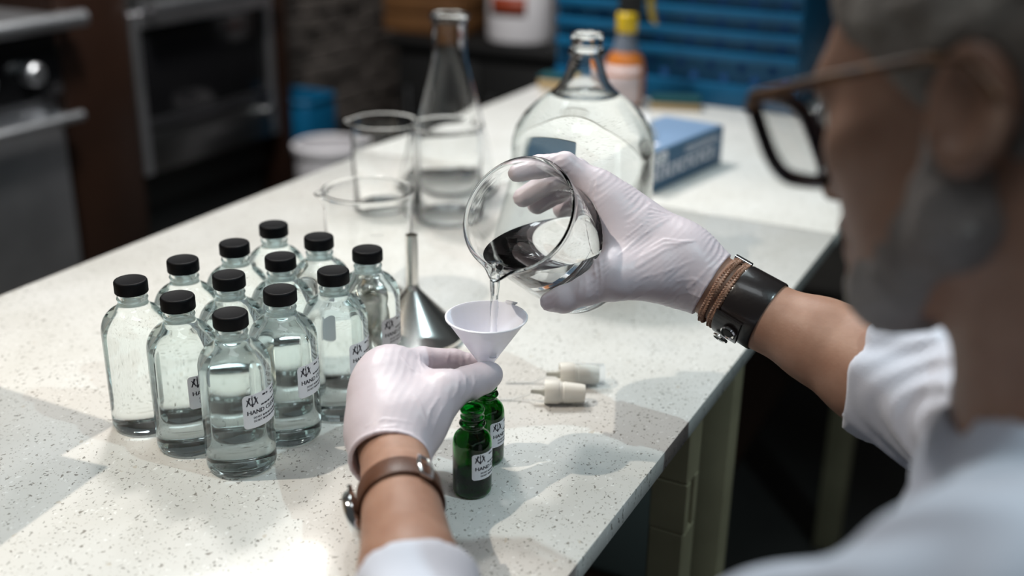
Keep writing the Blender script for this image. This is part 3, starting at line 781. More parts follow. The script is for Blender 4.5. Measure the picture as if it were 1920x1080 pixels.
tf.append(tuple(6 * NT + i for i in range(NT)))
mesh_obj('tissue_tuft', mesh_from('tissue_tuft', tv, tf, True), M['tissue'], gb, (-.045, .01, 0))

# ---------------------------------------------------------------- the beaker being poured
KR, KL = .0495, .135
kA = np.array([-.452, -.679, .578]); kA /= np.linalg.norm(kA)
kO = PD(971.6, 401.4, .899 * KR / .0475)
kE = np.array([0, 0, -1.0]) + kA[2] * kA; kE /= np.linalg.norm(kE); kY = np.cross(kA, kE)
kM = Matrix(((kE[0], kY[0], kA[0], kO[0]), (kE[1], kY[1], kA[1], kO[1]), (kE[2], kY[2], kA[2], kO[2]), (0, 0, 0, 1)))
e = empty('pouring_beaker'); e.matrix_world = kM
tag(e, 'tilted glass beaker pouring clear liquid, held in the gloved hand', 'beaker')
mesh_obj('beaker_glass', beaker_mesh('beaker_glass', KR, KL, .0019, 128), M['beaker_glass'], e)
spout = kO + kE * (KR + .0072)
lv = spout[2] + .0062
wall_ = .0019
b = bmesh.new()
wm = lathe('w', [(0, -KL + .0038), (KR - .014, -KL + .0038), (KR - wall_ - .0038, -KL + .0050), (KR - wall_ + .00015, -KL + .010), (KR - wall_ + .00015, -.060), (KR - wall_ + .00015, -.020), (KR - wall_ + .00015, -.004), (0, -.004)], 128, smooth=False)
b.from_mesh(wm)
pl_n = kM.to_3x3().inverted() @ Vector((0, 0, 1)); pl_c = kM.inverted() @ Vector((0, 0, lv))
res = bmesh.ops.bisect_plane(b, geom=list(b.verts) + list(b.edges) + list(b.faces), plane_co=pl_c, plane_no=pl_n, clear_outer=True)
bmesh.ops.holes_fill(b, edges=[x for x in b.edges if x.is_boundary])
mesh_obj('liquid', smooth_by_angle(bm_mesh('liquid', b), 30), M['water'], e)
Mi = kM.inverted()
sp_pts, sp_r = [], []
for t in np.linspace(0, 1, 22):
    if t < .22:
        q = spout + np.array([0, 0, .0030]) - kE * .0075 * (1 - t / .22) + np.array([0, 0, .001 * (1 - t / .22)])
    else:
        s_ = (t - .22) / .78
        q = spout + np.array([-.0012 * s_, -.0025 * s_ ** .5, .0030 - .074 * s_])
    sp_pts.append(Mi @ Vector(q)); sp_r.append((.0046 - .0016 * min(1, t * 1.6)) * (1 + .12 * math.sin(t * 26)))
mesh_obj('liquid_stream', tube('liquid_stream', sp_pts, sp_r, 16), M['water'], e)
f = Flat()
for k in range(5): f.bar(0, k * 14.0, 8 if k % 2 else 13, .6)
mesh_obj('graduation_marks', f.wrap('graduation_marks', KR + .0002, .001, -.105), M['print_white'], e, rot=(0, 0, math.radians(70)))
# ---------------------------------------------------------------- implicit surfaces -> meshes
def CAM(x, y, d): return cO + cR * x + cU * y + cF * d
def s_min(a, b, k):
    h = np.maximum(k - np.abs(a - b), 0) / k
    return np.minimum(a, b) - h * h * k * .25
def s_max(a, b, k): return -s_min(-a, -b, k)
def cone(p, a, b, ra, rb):
    a = np.asarray(a); ab = np.asarray(b) - a
    t = np.clip(((p - a) @ ab) / (ab @ ab + 1e-12), 0, 1)
    q = p - a - t[:, None] * ab
    return np.sqrt((q * q).sum(1)) - (ra + (rb - ra) * t)
def ell(p, c, r, rot=None):
    q = p - np.asarray(c)
    if rot is not None: q = q @ rot
    r = np.asarray(r); k0 = np.sqrt(((q / r) ** 2).sum(1)); k1 = np.sqrt(((q / (r * r)) ** 2).sum(1)) + 1e-9
    return k0 * (k0 - 1) / k1
def chain(p, pts, k=.004):
    d = None
    for (a, ra), (b, rb) in zip(pts[:-1], pts[1:]):
        c = cone(p, a, b, ra, rb)
        d = c if d is None else s_min(d, c, k)
    return d
def polygonise(name, fn, lo, hi, h, B=16):
    lo = np.asarray(lo, float); hi = np.asarray(hi, float)
    nb = np.maximum(1, np.ceil((hi - lo) / (h * B)).astype(int)); N = nb * B + 2
    g = np.stack(np.meshgrid(*[np.arange(n) for n in nb], indexing='ij'), -1).reshape(-1, 3)
    dc = fn(lo + (g + .5) * B * h)
    act = g[np.abs(dc) < B * h * .9 + .008]
    ax = np.arange(B + 1); loc = np.stack(np.meshgrid(ax, ax, ax, indexing='ij'), -1)
    def gid(c): return (c[..., 0] * N[1] + c[..., 1]) * N[2] + c[..., 2]
    allv, allid, allq = [], [], []
    corners = [(i, j, k) for i in (0, 1) for j in (0, 1) for k in (0, 1)]
    edges = [(a, b) for ai, a in enumerate(corners) for b in corners[ai + 1:] if sum(abs(x - y) for x, y in zip(a, b)) == 1]
    for b0 in act:
        base = b0 * B
        D = fn((lo + (base + loc.reshape(-1, 3)) * h)).reshape(B + 1, B + 1, B + 1)
        S = D < 0
        if S.all() or not S.any(): continue
        cnt = np.zeros((B, B, B)); acc = np.zeros((B, B, B, 3))
        for a, b in edges:
            Sa = S[a[0]:a[0] + B, a[1]:a[1] + B, a[2]:a[2] + B]; Sb = S[b[0]:b[0] + B, b[1]:b[1] + B, b[2]:b[2] + B]
            x = Sa != Sb
            if not x.any(): continue
            Da = D[a[0]:a[0] + B, a[1]:a[1] + B, a[2]:a[2] + B][x]; Db = D[b[0]:b[0] + B, b[1]:b[1] + B, b[2]:b[2] + B][x]
            t = Da / (Da - Db)
            acc[x] += np.array(a) + t[:, None] * (np.array(b) - np.array(a)); cnt[x] += 1
        m = cnt > 0
        idx = np.argwhere(m)
        allv.append(lo + (base + idx + acc[m] / cnt[m][:, None]) * h); allid.append(gid(base + idx))
        for axis in range(3):
            e = [0, 0, 0]; e[axis] = 1
            Sa = S[:B, :B, :B]; Sb = S[e[0]:e[0] + B, e[1]:e[1] + B, e[2]:e[2] + B]
            x = np.argwhere(Sa != Sb)
            if not len(x): continue
            o1, o2 = [(1, 2), (2, 0), (0, 1)][axis]
            u = np.zeros(3, int); u[o1] = 1; w = np.zeros(3, int); w[o2] = 1
            c = base + x
            q = np.stack([gid(c - u - w), gid(c - w), gid(c), gid(c - u)], 1)
            fl = ~Sa[x[:, 0], x[:, 1], x[:, 2]]
            q[fl] = q[fl][:, ::-1]
            allq.append(q)
    V = np.concatenate(allv); I = np.concatenate(allid); Q = np.concatenate(allq)
    o = np.argsort(I); Is = I[o]
    pos = np.clip(np.searchsorted(Is, Q), 0, len(Is) - 1)
    ok = (Is[pos] == Q).all(1)
    F_ = o[pos[ok]]
    me = bpy.data.meshes.new(name)
    me.vertices.add(len(V)); me.vertices.foreach_set('co', V.ravel())
    me.loops.add(len(F_) * 4); me.loops.foreach_set('vertex_index', F_.ravel().astype(np.int32))
    me.polygons.add(len(F_)); me.polygons.foreach_set('loop_start', np.arange(0, len(F_) * 4, 4, dtype=np.int32))
    me.polygons.foreach_set('use_smooth', np.ones(len(F_), bool))
    me.update(calc_edges=True)
    return me
def march(fn, px, py, d0, d1, n=400):
    """first point of the implicit surface along the ray through px, py"""
    ds = np.linspace(d0, d1, n); pts = np.array([PD(px, py, d) for d in ds]); v = fn(pts)
    i = np.argmax(v < 0)
    return pts[i] if v[i] < 0 else None

# ---------------------------------------------------------------- pose of the man (all in metres)
LS, RS = CAM(.198, -.140, .42), CAM(.37, -.09, .72)
SM = (LS + RS) / 2
LW_, LE = PD(737, 838, .888), CAM(-.040, -.250, .595)
RE, RW = PD(1850, 775, .865), PD(1340, 537, .975)
rF1, rF2, rF3 = PD(1433, 592, .957), PD(1537, 640, .937), PD(1638, 692, .915)
lF1, lF2 = LW_ + (LE - LW_) * .2, LW_ + (LE - LW_) * .5
PEL = SM + np.array([0, 0, -.48]) - dV * .10

# head frame
al, be = math.radians(47), math.radians(2.5); HS = .95
hf = -math.cos(al) * math.cos(be) * cR - math.sin(be) * cU + math.sin(al) * math.cos(be) * cF
ht = math.sin(al) * cR + math.cos(al) * cF                     # towards his right
ht = ht - (ht @ hf) * hf; ht /= np.linalg.norm(ht); hu = np.cross(ht, hf)
HB = np.stack([ht, hf, hu], 1)                                 # columns: right, forward, up
HO = PD(1802, 222, .495) - HB @ np.array([-.076, -.004, .004]) * HS
def H(x, y, z): return HO + HB @ (np.array([x, y, z]) / 1000 * HS)
mm = .001 * HS
def head_sdf(p):
    far = np.linalg.norm(p - HO, axis=1) - .17
    if far.min() > .06: return far
    q = (p - HO) @ HB * (1000 / HS)
    d = ell(q, (0, -12, 45), (75, 98, 82))
    d = s_min(d, ell(q, (0, 38, -8), (63, 58, 78)), 30)
    d = s_min(d, ell(q, (0, 26, 52), (65, 72, 62)), 20)
    for s in (-1, 1):
        d = s_min(d, cone(q, (s * 52, 8, -36), (s * 20, 66, -70), 18, 16), 22)
        d = s_min(d, ell(q, (s * 42, 62, 2), (22, 22, 20)), 16)
    d = s_min(d, cone(q, (-9, 74, -71), (9, 74, -71), 17, 17), 18)
    d = s_min(d, cone(q, (-36, 82, 40), (36, 82, 40), 12, 12), 16)
    for s in (-1, 1): d = s_max(d, -ell(q, (s * 33, 101, 22), (19, 14, 12)), 10)
    d = s_min(d, chain(q, [(np.array([0, 92, 30.]), 7), (np.array([0, 103, 2.]), 9), (np.array([0, 106, -10.]), 10)], 4), 8)
    for s in (-1, 1): d = s_min(d, ell(q, (s * 12, 95, -12), (8, 9, 7)), 5)
    d = s_min(d, cone(q, (-18, 88, -36), (18, 88, -36), 7, 7), 5); d = s_min(d, cone(q, (-16, 86, -50), (16, 86, -50), 7.5, 7.5), 5)
    for s in (-1, 1):
        R_ = np.array(Matrix.Rotation(s * -.35, 3, 'Z') @ Matrix.Rotation(.2, 3, 'X'))
        e = ell(q, (s * 78, -10, 8), (9, 20, 33), R_)
        e = s_max(e, -ell(q, (s * 86, -6, 8), (8, 12, 22), R_), 5)
        e = s_min(e, ell(q, (s * 77, 6, 2), (6, 7, 9)), 4)
        d = s_min(d, e, 6)
    return d * mm
NK0, NK1 = H(0, -22, -50), SM + np.array([0, 0, .035])
def arms_sdf(p):
    r = chain(p, [(RS, .05), (RE, .046), (rF3, .0455), (rF2, .0358), (rF1, .0282), (RW, .0258), (PD(1290, 505, .983), .024)], .008)
    l = chain(p, [(LS, .05), (LE, .042), (lF2, .0335), (lF1, .0275), (LW_, .0265), (PD(735, 790, .905), .024)], .008)
    return np.minimum(l, r)
def torso_sdf(p, g=0.0):
    d = cone(p, LS, SM - [0, 0, .02], .052 + g, .058 + g)
    d = s_min(d, cone(p, RS, SM - [0, 0, .02], .052 + g, .058 + g), .05)
    d = s_min(d, cone(p, SM - np.array([0, 0, .16]) - dV * .06, PEL, .105 + g, .12 + g), .06)
    return d
def body_sdf(p):
    d = head_sdf(p)
    d = s_min(d, cone(p, NK0, NK1, .056, .060), .02)
    d = s_min(d, torso_sdf(p), .04)
    return s_min(d, arms_sdf(p), .02)
allp = np.array([LS, RS, LE, RE, LW_, RW, PEL, H(0, 0, 140), H(0, 130, 0), H(0, -110, 0), PD(1290, 505, .983), PD(735, 790, .905)])
person = mesh_obj('person', polygonise('person', body_sdf, allp.min(0) - .14, allp.max(0) + .14, .0036), M['skin'])
tag(person, 'grey-bearded man in white sweater and gloves pouring liquid', 'person')

# hair and beard
def hair_sdf(p):
    q = (p - HO) @ HB * (1000 / HS)
    w = 2.0 * np.sin(q[:, 0] * .35 + 3 * np.sin(q[:, 2] * .06)) * np.sin(q[:, 1] * .11 + q[:, 2] * .05)
    d = ell(q, (0, -14, 47), (83, 104, 88)) + w
    d = s_min(d, ell(q, (0, 25, 60), (72, 79, 68)) + w, 10)
    cut = (q[:, 1] - 74) * .75 - (q[:, 2] - 66) * .66
    d = s_max(d, cut, 14)
    d = s_max(d, -(q[:, 2] + 55), 14)
    burn = (q[:, 1] - 22) * .8 - (q[:, 2] + 15) * .0            # sideburn front edge
    ear = np.minimum.reduce([ell(q, (s * 84, -10, 0), (26, 26, 38)) for s in (-1, 1)])
    d = s_max(d, -ear, 8)
    return d * mm
hr = mesh_obj('hair', polygonise('hair', hair_sdf, HO - .16, HO + .19, .0028), M['hair'], person); hr['label'] = 'short grey-brown hair'
def beard_sdf(p):
    q = (p - HO) @ HB * (1000 / HS)
    d = cone(q, (0, 74, -71), (0, 72, -74), 20.5, 20.5)
    for s in (-1, 1):
        d = s_min(d, cone(q, (s * 55, 8, -36), (s * 20, 65, -71), 24, 22.5), 18)
        d = s_min(d, cone(q, (s * 66, 10, -2), (s * 57, 8, -46), 11, 19), 12)
        d = s_min(d, cone(q, (s * 6, 93, -28), (s * 27, 78, -40), 8, 9), 8)
    w = 1.6 * np.sin(q[:, 0] * .5 + 2 * np.sin(q[:, 1] * .13)) * np.sin(q[:, 2] * .2 + q[:, 1] * .1)
    d = s_max(d, (q[:, 2] + 9) + .55 * np.clip(q[:, 1] - 14, 0, 70) - 22 * (q[:, 1] < 18), 10) + w
    return d * mm
bd = mesh_obj('beard', polygonise('beard', beard_sdf, HO - .16, HO + .16, .0028), M['beard'], person); bd['label'] = 'short grey beard'
for s in (-1, 1):
    ey = lathe('eye', [(0, -.0115), (.006, -.0098), (.0105, -.0045), (.0115, 0), (.0105, .0045), (.006, .0098), (0, .0115)], 24)
    mesh_obj('eye', ey, M['eye'], person, tuple(H(s * 33, 80, 22)))

# sweater: torso and two sleeves with clean cuffs
def sleeve_cut(p, c, axis): return (p - c) @ axis
rAx = (rF3 - RE) / np.linalg.norm(rF3 - RE); lAx = (LW_ - LE) / np.linalg.norm(LW_ - LE)
rCut, lCut = rF3 + rAx * .002, LW_ + (LE - LW_) * .585
rT = cU * .20 - cR * .02; rAxt = rAx
def sweater_sdf(p):
    d = torso_sdf(p, .012)
    d = s_min(d, cone(p, NK1 - [0, 0, .03], NK1 + (NK0 - NK1) * .10, .068, .066), .02)
    r = chain(p, [(RS, .062), (RE, .060), (rF3 + rAx * .05, .0535)], .03)
    ts = (p - RE) @ rAx                                       # soft cross folds on the pushed-up sleeve
    r = r + .0016 * np.sin(ts * 260 + 9 * np.sin(p[:, 2] * 40)) * np.exp(-((ts - .035) / .045) ** 2)
    r = s_max(r, sleeve_cut(p, rCut, rAx), .003)
    l = chain(p, [(LS, .060), (LE, .048), (lF2, .0405), (lF2 + lAx * .1, .038)], .03)
    l = s_max(l, sleeve_cut(p, lCut, lAx), .003)
    d = s_min(d, s_min(r, l, .01), .03)
    f = .0022 * np.sin(p @ np.array([60., 20, 90]) + 2 * np.sin(p @ np.array([20., 70, 10])))
    d = d + f
    return s_max(d, -(cone(p, NK0, NK1, .058, .062)), .004)
sw = mesh_obj('sweater', polygonise('sweater', sweater_sdf, allp.min(0) - .16, allp.max(0) + .16, .0038), M['knit'], person)
sw['label'] = 'white knitted sweater with pushed-up sleeves'
def trouser_sdf(p):
    d = cone(p, PEL + [0, 0, .04], PEL - [0, 0, .05], .137, .135)
    for s in (-1, 1):
        hip = PEL + dU * s * .08 - np.array([0, 0, .06]); knee = hip - [0, 0, .0]
        foot = np.array([hip[0], hip[1], FLOOR + .05]) + dU * s * .03
        d = s_min(d, cone(p, hip, foot, .085, .06), .03)
    return s_max(d, -(p[:, 2] - FLOOR - .002), .002)
mesh_obj('trousers', polygonise('trousers', trouser_sdf, np.array([PEL[0] - .3, PEL[1] - .3, FLOOR - .02]), PEL + .3, .008), M['charcoal'], person)

# ---------------------------------------------------------------- gloved right hand around the beaker
kU = cU - (cU @ kA) * kA; kU /= np.linalg.norm(kU); kRt = np.cross(kU, kA)
def K(s, ph, r):
    ph = math.radians(ph); return kO - kA * s + r * (math.cos(ph) * kRt + math.sin(ph) * kU)
rw = PD(1268, 492, .984)
R_i = [(PD(1121, 354, .990), .0135), (K(.046, 78, .0655), .0100), (K(.040, 98, .0605), .0098), (K(.033, 116, .0585), .0085)]
R_m = [(PD(1135, 362, 1.018), .0145), (K(.078, 82, .0715), .0108), (K(.076, 108, .0612), .0100), (K(.073, 131, .0588), .0088)]
R_r = [(PD(1150, 385, 1.040), .0140), (K(.101, 80, .0700), .0104), (K(.099, 105, .0608), .0096), (K(.097, 128, .0585), .0086)]
R_p = [(PD(1165, 415, 1.055), .0130), (K(.124, 72, .0680), .0092), (K(.127, 96, .0595), .0086), (K(.128, 116, .0570), .0076)]
R_t = [(PD(1222, 512, .966), .0215), (PD(1152, 520, .957), .0165), (K(.062, -47, .0635), .0122), (K(.059, -68, .0605), .0110), (K(.0585, -80, .0595), .0085)]
RG = rw + (RW - rw) * .92
def right_palm(p):
    d = cone(p, rw, R_i[0][0], .0265, .0165)
    d = s_min(d, cone(p, rw, R_m[0][0], .0260, .0165), .02)
    d = s_min(d, cone(p, rw + cF * .008, R_r[0][0], .0250, .0155), .02)
    d = s_min(d, cone(p, rw + cF * .014, R_p[0][0], .0235, .0145), .02)
    d = s_min(d, cone(p, rw, R_t[1][0], .0265, .0165), .024)
    d = s_min(d, cone(p, PD(1160, 470, .972), PD(1135, 390, .984), .0125, .0125), .022)
    d = s_min(d, cone(p, PD(1190, 440, .985), PD(1150, 400, .995), .020, .018), .02)
    d = s_min(d, cone(p, rw, RG, .0275, .0290), .02)
    return d
def right_base(p):
    pm = right_palm(p); d = pm
    for f in (R_i, R_m, R_r, R_p): d = np.minimum(d, s_min(pm, chain(p, f, .003), .010))
    d = np.minimum(d, s_min(pm, chain(p, R_t, .006), .014))
    ax = (RG - rw) / np.linalg.norm(RG - rw)
    d = s_min(d, np.abs(np.hypot((p - RG) @ ax, np.linalg.norm((p - RG) - ((p - RG) @ ax)[:, None] * ax, axis=1) - .0292)) - .0011, .002)
    d = s_max(d, (p - RG) @ ax - .0004, .001)
    inner = cone(p, rw, RG + ax * .02, .0240, .0272)
    d = s_max(d, -np.maximum(inner, -((p - RG) @ ax + .02)), .001)
    q = p - kO; t = q @ kA; rad = np.linalg.norm(q - t[:, None] * kA, axis=1)
    bk = np.maximum(rad - (KR + .0003), np.maximum(t, -t - KL - .0003))        # latex presses flat against the glass
    return s_max(d, -bk, .0008)
def crease_list(fn, lines, d0, d1):
    out = []
    for pl, r in lines:
        pts = []
        for (x0, y0), (x1, y1) in zip(pl[:-1], pl[1:]):
            for t in np.linspace(0, 1, 6):
                q = march(fn, x0 + (x1 - x0) * t, y0 + (y1 - y0) * t, d0, d1)
                if q is not None and (not pts or np.linalg.norm(q - pts[-1]) > 3e-4): pts.append(q)
        if len(pts) > 1: out.append((pts, r))
    return out
def with_creases(fn, cr):
    def f(p):
        d = fn(p)
        for pts, r in cr:
            P_ = np.array(pts); c0 = P_.mean(0); rr = np.linalg.norm(P_ - c0, axis=1).max() + .006
            near = np.linalg.norm(p - c0, axis=1) < rr
            if not near.any(): continue
            c = chain(p[near], [(a, .62 * r * (.25 + .75 * math.sin(math.pi * (i + .6) / (len(pts) + .2)))) for i, a in enumerate(pts)], .0005)
            d[near] = s_min(d[near], c, .0016)
        return d
    return f
RL = [([(1108, 345), (1098, 385), (1104, 430), (1112, 470), (1118, 520), (1116, 560)], .0011),
      ([(1120, 338), (1112, 385), (1118, 430), (1124, 480), (1128, 525), (1125, 560)], .0009)]
for k in range(8):
    a = k / 7
    RL.append(([(1165 + 18 * a + rng.uniform(-6, 6), 480 - 72 * a), (1205 + 16 * a, 440 - 58 * a), (1250 + 2 * a + rng.uniform(-8, 8), 412 - 12 * a)], .0007 + rng.uniform(0, .0004)))
for k in range(7):
    a = k / 6
    RL.append(([(1195 + 12 * a, 500 - 30 * a), (1245, 470 - 20 * a + rng.uniform(-4, 4)), (1298 + rng.uniform(-10, 6), 450 + 4 * a)], .0006 + rng.uniform(0, .0004)))
RL += [([(1270, 528), (1300, 522), (1325, 538)], .0009), ([(1290, 540), (1312, 520), (1330, 500)], .0009), ([(1262, 556), (1290, 548), (1318, 560)], .0008), ([(1300, 560), (1312, 540), (1300, 522)], .0008),
       ([(1240, 545), (1262, 530), (1290, 505)], .0008), ([(1168, 560), (1185, 548), (1196, 530)], .0010), ([(1180, 565), (1205, 552), (1222, 540)], .0009), ([(1205, 520), (1250, 508), (1300, 488)], .0007),
       ([(1080, 505), (1088, 530), (1084, 556)], .0007), ([(1092, 500), (1100, 530), (1098, 558)], .0007)]
def wrinkle(fn, ang, wl, amp, seed):
    ca, sa = math.cos(ang), math.sin(ang); r_ = np.random.default_rng(seed); K_ = r_.normal(size=(4, 3)) * 70; ph = r_.uniform(0, 6, 4)
    def f(p):
        d = fn(p)
        x = p @ cR; y = -(p @ cU)
        w = sum(np.sin(p @ K_[i] + ph[i]) for i in range(2)) * .0016
        t = (x * ca + y * sa + w) * 2 * math.pi / wl
        mk = np.clip(.5 + .5 * sum(np.sin(p @ K_[i] * .8 + ph[i]) for i in (2, 3)), 0, 1.3)
        return d - amp * mk * (np.abs(np.sin(t)) ** .7 * -1 + .6)
    return f
right_base0 = right_base
right_base = wrinkle(right_base0, math.radians(52), .0090, .00055, 3)
right_sdf = with_creases(right_base, crease_list(right_base, RL, .86, 1.1))
pts = np.array([rw, RW] + [a for f in (R_i, R_m, R_r, R_p, R_t) for a, _ in f])
gr = mesh_obj('glove', polygonise('glove', right_sdf, pts.min(0) - .035, pts.max(0) + .035, .00125), M['glove'], person)
gr['label'] = 'white latex glove on the hand holding the beaker'

# ---------------------------------------------------------------- gloved left hand pinching the funnel
lw = PD(737, 800, .905)
L_i = [(PD(742, 688, .942), .0150), (PD(792, 674, .963), .0108), (PD(850, 676, .979), .0100), (PD(893, 683, .984), .0082)]
L_m = [(PD(718, 694, .935), .0155), (PD(752, 692, .992), .0108), (PD(805, 706, .995), .0098), (PD(840, 716, .985), .0085)]
L_r = [(PD(704, 715, .926), .0150), (PD(730, 720, .988), .0104), (PD(780, 732, .990), .0096), (PD(812, 742, .975), .0085)]
L_p = [(PD(699, 742, .917), .0140), (PD(716, 752, .968), .0094), (PD(760, 762, .970), .0088), (PD(790, 768, .955), .0078)]
L_t = [(PD(788, 785, .902), .0190), (PD(838, 733, .920), .0160), (PD(880, 718, .937), .0134), (PD(906, 708, .946), .0124), (PD(920, 702, .950), .0104)]
def left_palm(p):
    d = cone(p, lw, L_i[0][0], .0265, .0160)
    d = s_min(d, cone(p, lw, L_m[0][0], .0265, .0165), .02)
    d = s_min(d, cone(p, lw - cR * .004, L_r[0][0], .0255, .0160), .02)
    d = s_min(d, cone(p, lw - cR * .006, L_p[0][0], .0245, .0150), .02)
    d = s_min(d, cone(p, lw, L_t[0][0], .0260, .0195), .02)
    d = s_min(d, cone(p, PD(770, 718, .940), PD(805, 728, .935), .0130, .0110), .015)
    d = s_min(d, cone(p, PD(760, 735, .940), PD(800, 750, .930), .020, .018), .02)
    d = s_min(d, cone(p, lw, lCuff, .0278, .0310), .02)
    return d
lCuff = PD(731, 866, .872)
lax = (lCuff - lw) / np.linalg.norm(lCuff - lw)
def left_base(p):
    pm = left_palm(p); d = pm
    for f in (L_i, L_m, L_r, L_p): d = np.minimum(d, s_min(pm, chain(p, f, .003), .0055))
    d = np.minimum(d, s_min(pm, chain(p, L_t, .006), .014))
    tt = (p - lCuff) @ lax
    d = s_min(d, np.hypot(tt, np.linalg.norm((p - lCuff) - tt[:, None] * lax, axis=1) - .0310) - .0012, .003)
    d = s_max(d, tt - .0006, .001)
    inner = cone(p, lw, lCuff + lax * .02, .0240, .0312)
    return s_max(d, -np.maximum(inner, -(tt + .03)), .001)
LL = [([(786, 662), (787, 680), (795, 694)], .0010), ([(805, 660), (812, 676), (808, 694)], .0009), ([(842, 662), (836, 680), (848, 696)], .0009), ([(862, 662), (868, 676), (862, 692)], .0008),
      ([(880, 664), (876, 676), (884, 688)], .0007), ([(752, 668), (768, 690), (786, 700)], .0009), ([(860, 712), (858, 732), (848, 748)], .0009), ([(872, 704), (874, 726), (866, 744)], .0008),
      ([(888, 700), (890, 720), (882, 738)], .0007), ([(800, 800), (806, 770), (822, 745)], .0009), ([(776, 740), (788, 760), (798, 790)], .0008), ([(700, 835), (740, 808), (775, 815)], .0009),
      ([(686, 800), (720, 785), (770, 792)], .0008), ([(810, 815), (818, 790), (830, 765)], .0008), ([(690, 820), (712, 802), (745, 798)], .0007)]
left_base0 = left_base
left_base = wrinkle(left_base0, math.radians(20), .0135, .00026, 5)
left_sdf = with_creases(left_base, crease_list(left_base, LL, .8, 1.05))
pts = np.array([lw, lCuff] + [a for f in (L_i, L_m, L_r, L_p, L_t) for a, _ in f])
gl_ = mesh_obj('glove', polygonise('glove', left_sdf, pts.min(0) - .038, pts.max(0) + .038, .00125), M['glove'], person)
gl_['label'] = 'white latex glove on the hand holding the funnel'

# ---------------------------------------------------------------- glasses
gg = empty('eyeglasses'); gg.matrix_world = Matrix([[*(HB[i] * HS), HO[i]] for i in range(3)] + [[0, 0, 0, 1]])
tag(gg, 'dark rimmed tortoiseshell eyeglasses worn by the man', 'eyeglasses')
def rr_outline(cx, cz, w, h, n=40):
    out = []
    for k in range(n):
        a = 2 * math.pi * k / n; c, s = math.cos(a), math.sin(a)
        x = math.copysign(abs(c) ** .55, c) * w / 2; z = math.copysign(abs(s) ** .55, s) * h / 2
        out.append(((cx + x) / 1000, (116 - abs(cx + x) * .08 + (z * .34)) / 1000, (cz + z) / 1000))
    return out
for s in (-1, 1):
    oc = rr_outline(s * 36, 15, 62, 50)
    mesh_obj('rim', tube('rim', oc, .0042, 10, closed=True), M['frame_black'], gg)
    v_ = [(x, y, z) for x, y, z in oc] + [(x, y + .002, z) for x, y, z in oc]; n = len(oc)
    mesh_obj('lens', mesh_from('lens', v_, [tuple(range(n))[::-1], tuple(range(n, 2 * n))] + [(k, (k + 1) % n, n + (k + 1) % n, n + k) for k in range(n)]), M['lens'], gg)
    mesh_obj('temple_arm', tube('temple_arm', [(s * .066, .117, .030), (s * .075, .110, .033), (s * .080, .060, .034), (s * .081, .010, .034), (s * .083, -.012, .028), (s * .082, -.024, .010)], [.0045, .0040, .0030, .0022, .002, .002], 10), M['tortoise'], gg)
mesh_obj('bridge', tube('bridge', [(-.007, .1190, .022), (0, .121, .024), (.007, .1190, .022)], .003, 10), M['frame_black'], gg)

# ---------------------------------------------------------------- leather cuff, braided cords and watch
def ring_frame(c, ax):
    z = Vector(ax).normalized(); x = Vector(cU); x = (x - x.dot(z) * z).normalized(); y = z.cross(x)
    return Matrix(((x.x, y.x, z.x, c[0]), (x.y, y.y, z.y, c[1]), (x.z, y.z, z.z, c[2]), (0, 0, 0, 1)))
def cuff_mesh(name, r0, r1, w, th, n=72):
    return lathe(name, [(r0, -w / 2), (r0 + th * .8, -w / 2 - .0004), (r0 + th, -w / 2 + .001), (r1 + th, w / 2 - .001), (r1 + th * .8, w / 2 + .0004), (r1, w / 2)], n, closed=True, angle=40)
cax = (rF1 - RW) / np.linalg.norm(rF1 - RW)
cC = PD(1409, 576, .962)
lcf = empty('leather_cuff'); lcf.matrix_world = ring_frame(cC, cax); tag(lcf, 'wide black leather wrist cuff with two snap studs', 'bracelet')
mesh_obj('cuff_band', cuff_mesh('cuff_band', .0292, .0300, .032, .0022), M['black_leather'], lcf)
def on_ring(r, ang, z): return Vector((r * math.cos(ang), r * math.sin(ang), z))
camdir = -(Vector(cC) - Vector(cO)).normalized(); li = lcf.matrix_world.to_3x3().inverted() @ camdir
fa = math.atan2(li.y, li.x)                                   # angle on the ring that faces the camera
dnv = lcf.matrix_world.to_3x3().inverted() @ Vector(-cU); da = math.atan2(dnv.y, dnv.x)
dlt = (da - fa + math.pi) % (2 * math.pi) - math.pi
for k, (fr_, zz) in enumerate(((.52, .003), (.80, -.0035))):
    ang = fa + dlt * fr_
    st = lathe('snap_stud', [(0, 0), (.0068, 0), (.0070, .0014), (.0060, .0025), (.0050, .0018), (.0042, .0014), (0, .0018)], 28)
    nrm = Vector((math.cos(ang), math.sin(ang), 0))
    so = mesh_obj('snap_stud', st, M['chrome'], lcf, on_ring(.0318, ang, zz)); so.rotation_euler = nrm.to_track_quat('Z', 'Y').to_euler()
    ce = mesh_obj('stud_centre', lathe('stud_centre', [(0, .0024), (.0042, .0020), (.0046, .0012), (0, .0010)], 24), M['black'], so)
tab_v, tab_f = [], []
for i in range(15):
    a = fa + dlt * (.30 + .72 * i / 14); wdt = .0125 * (1 - (i / 14) ** 6 * .5)
    for rr, sz in ((.0322, -1), (.0322, 1), (.0341, 1), (.0341, -1)): tab_v.append(tuple(on_ring(rr, a, -.006 + sz * wdt)))
for i in range(14):
    for k in range(4): tab_f.append((i * 4 + k, i * 4 + (k + 1) % 4, i * 4 + 4 + (k + 1) % 4, i * 4 + 4 + k))
tab_f += [(0, 1, 2, 3), (59, 58, 57, 56)]
tb = mesh_obj('snap_tab', mesh_from('snap_tab', tab_v, tab_f), M['black_leather'], lcf); bv = tb.modifiers.new('b', 'BEVEL'); bv.width = .0005
for s_ in [o for o in lcf.children if o.name.startswith('snap_stud')]: s_.location += Vector((math.cos(math.atan2(s_.location.y, s_.location.x)), math.sin(math.atan2(s_.location.y, s_.location.x)), 0)) * .0040; s_.location.z -= .004
bC = PD(1359, 549, .971)
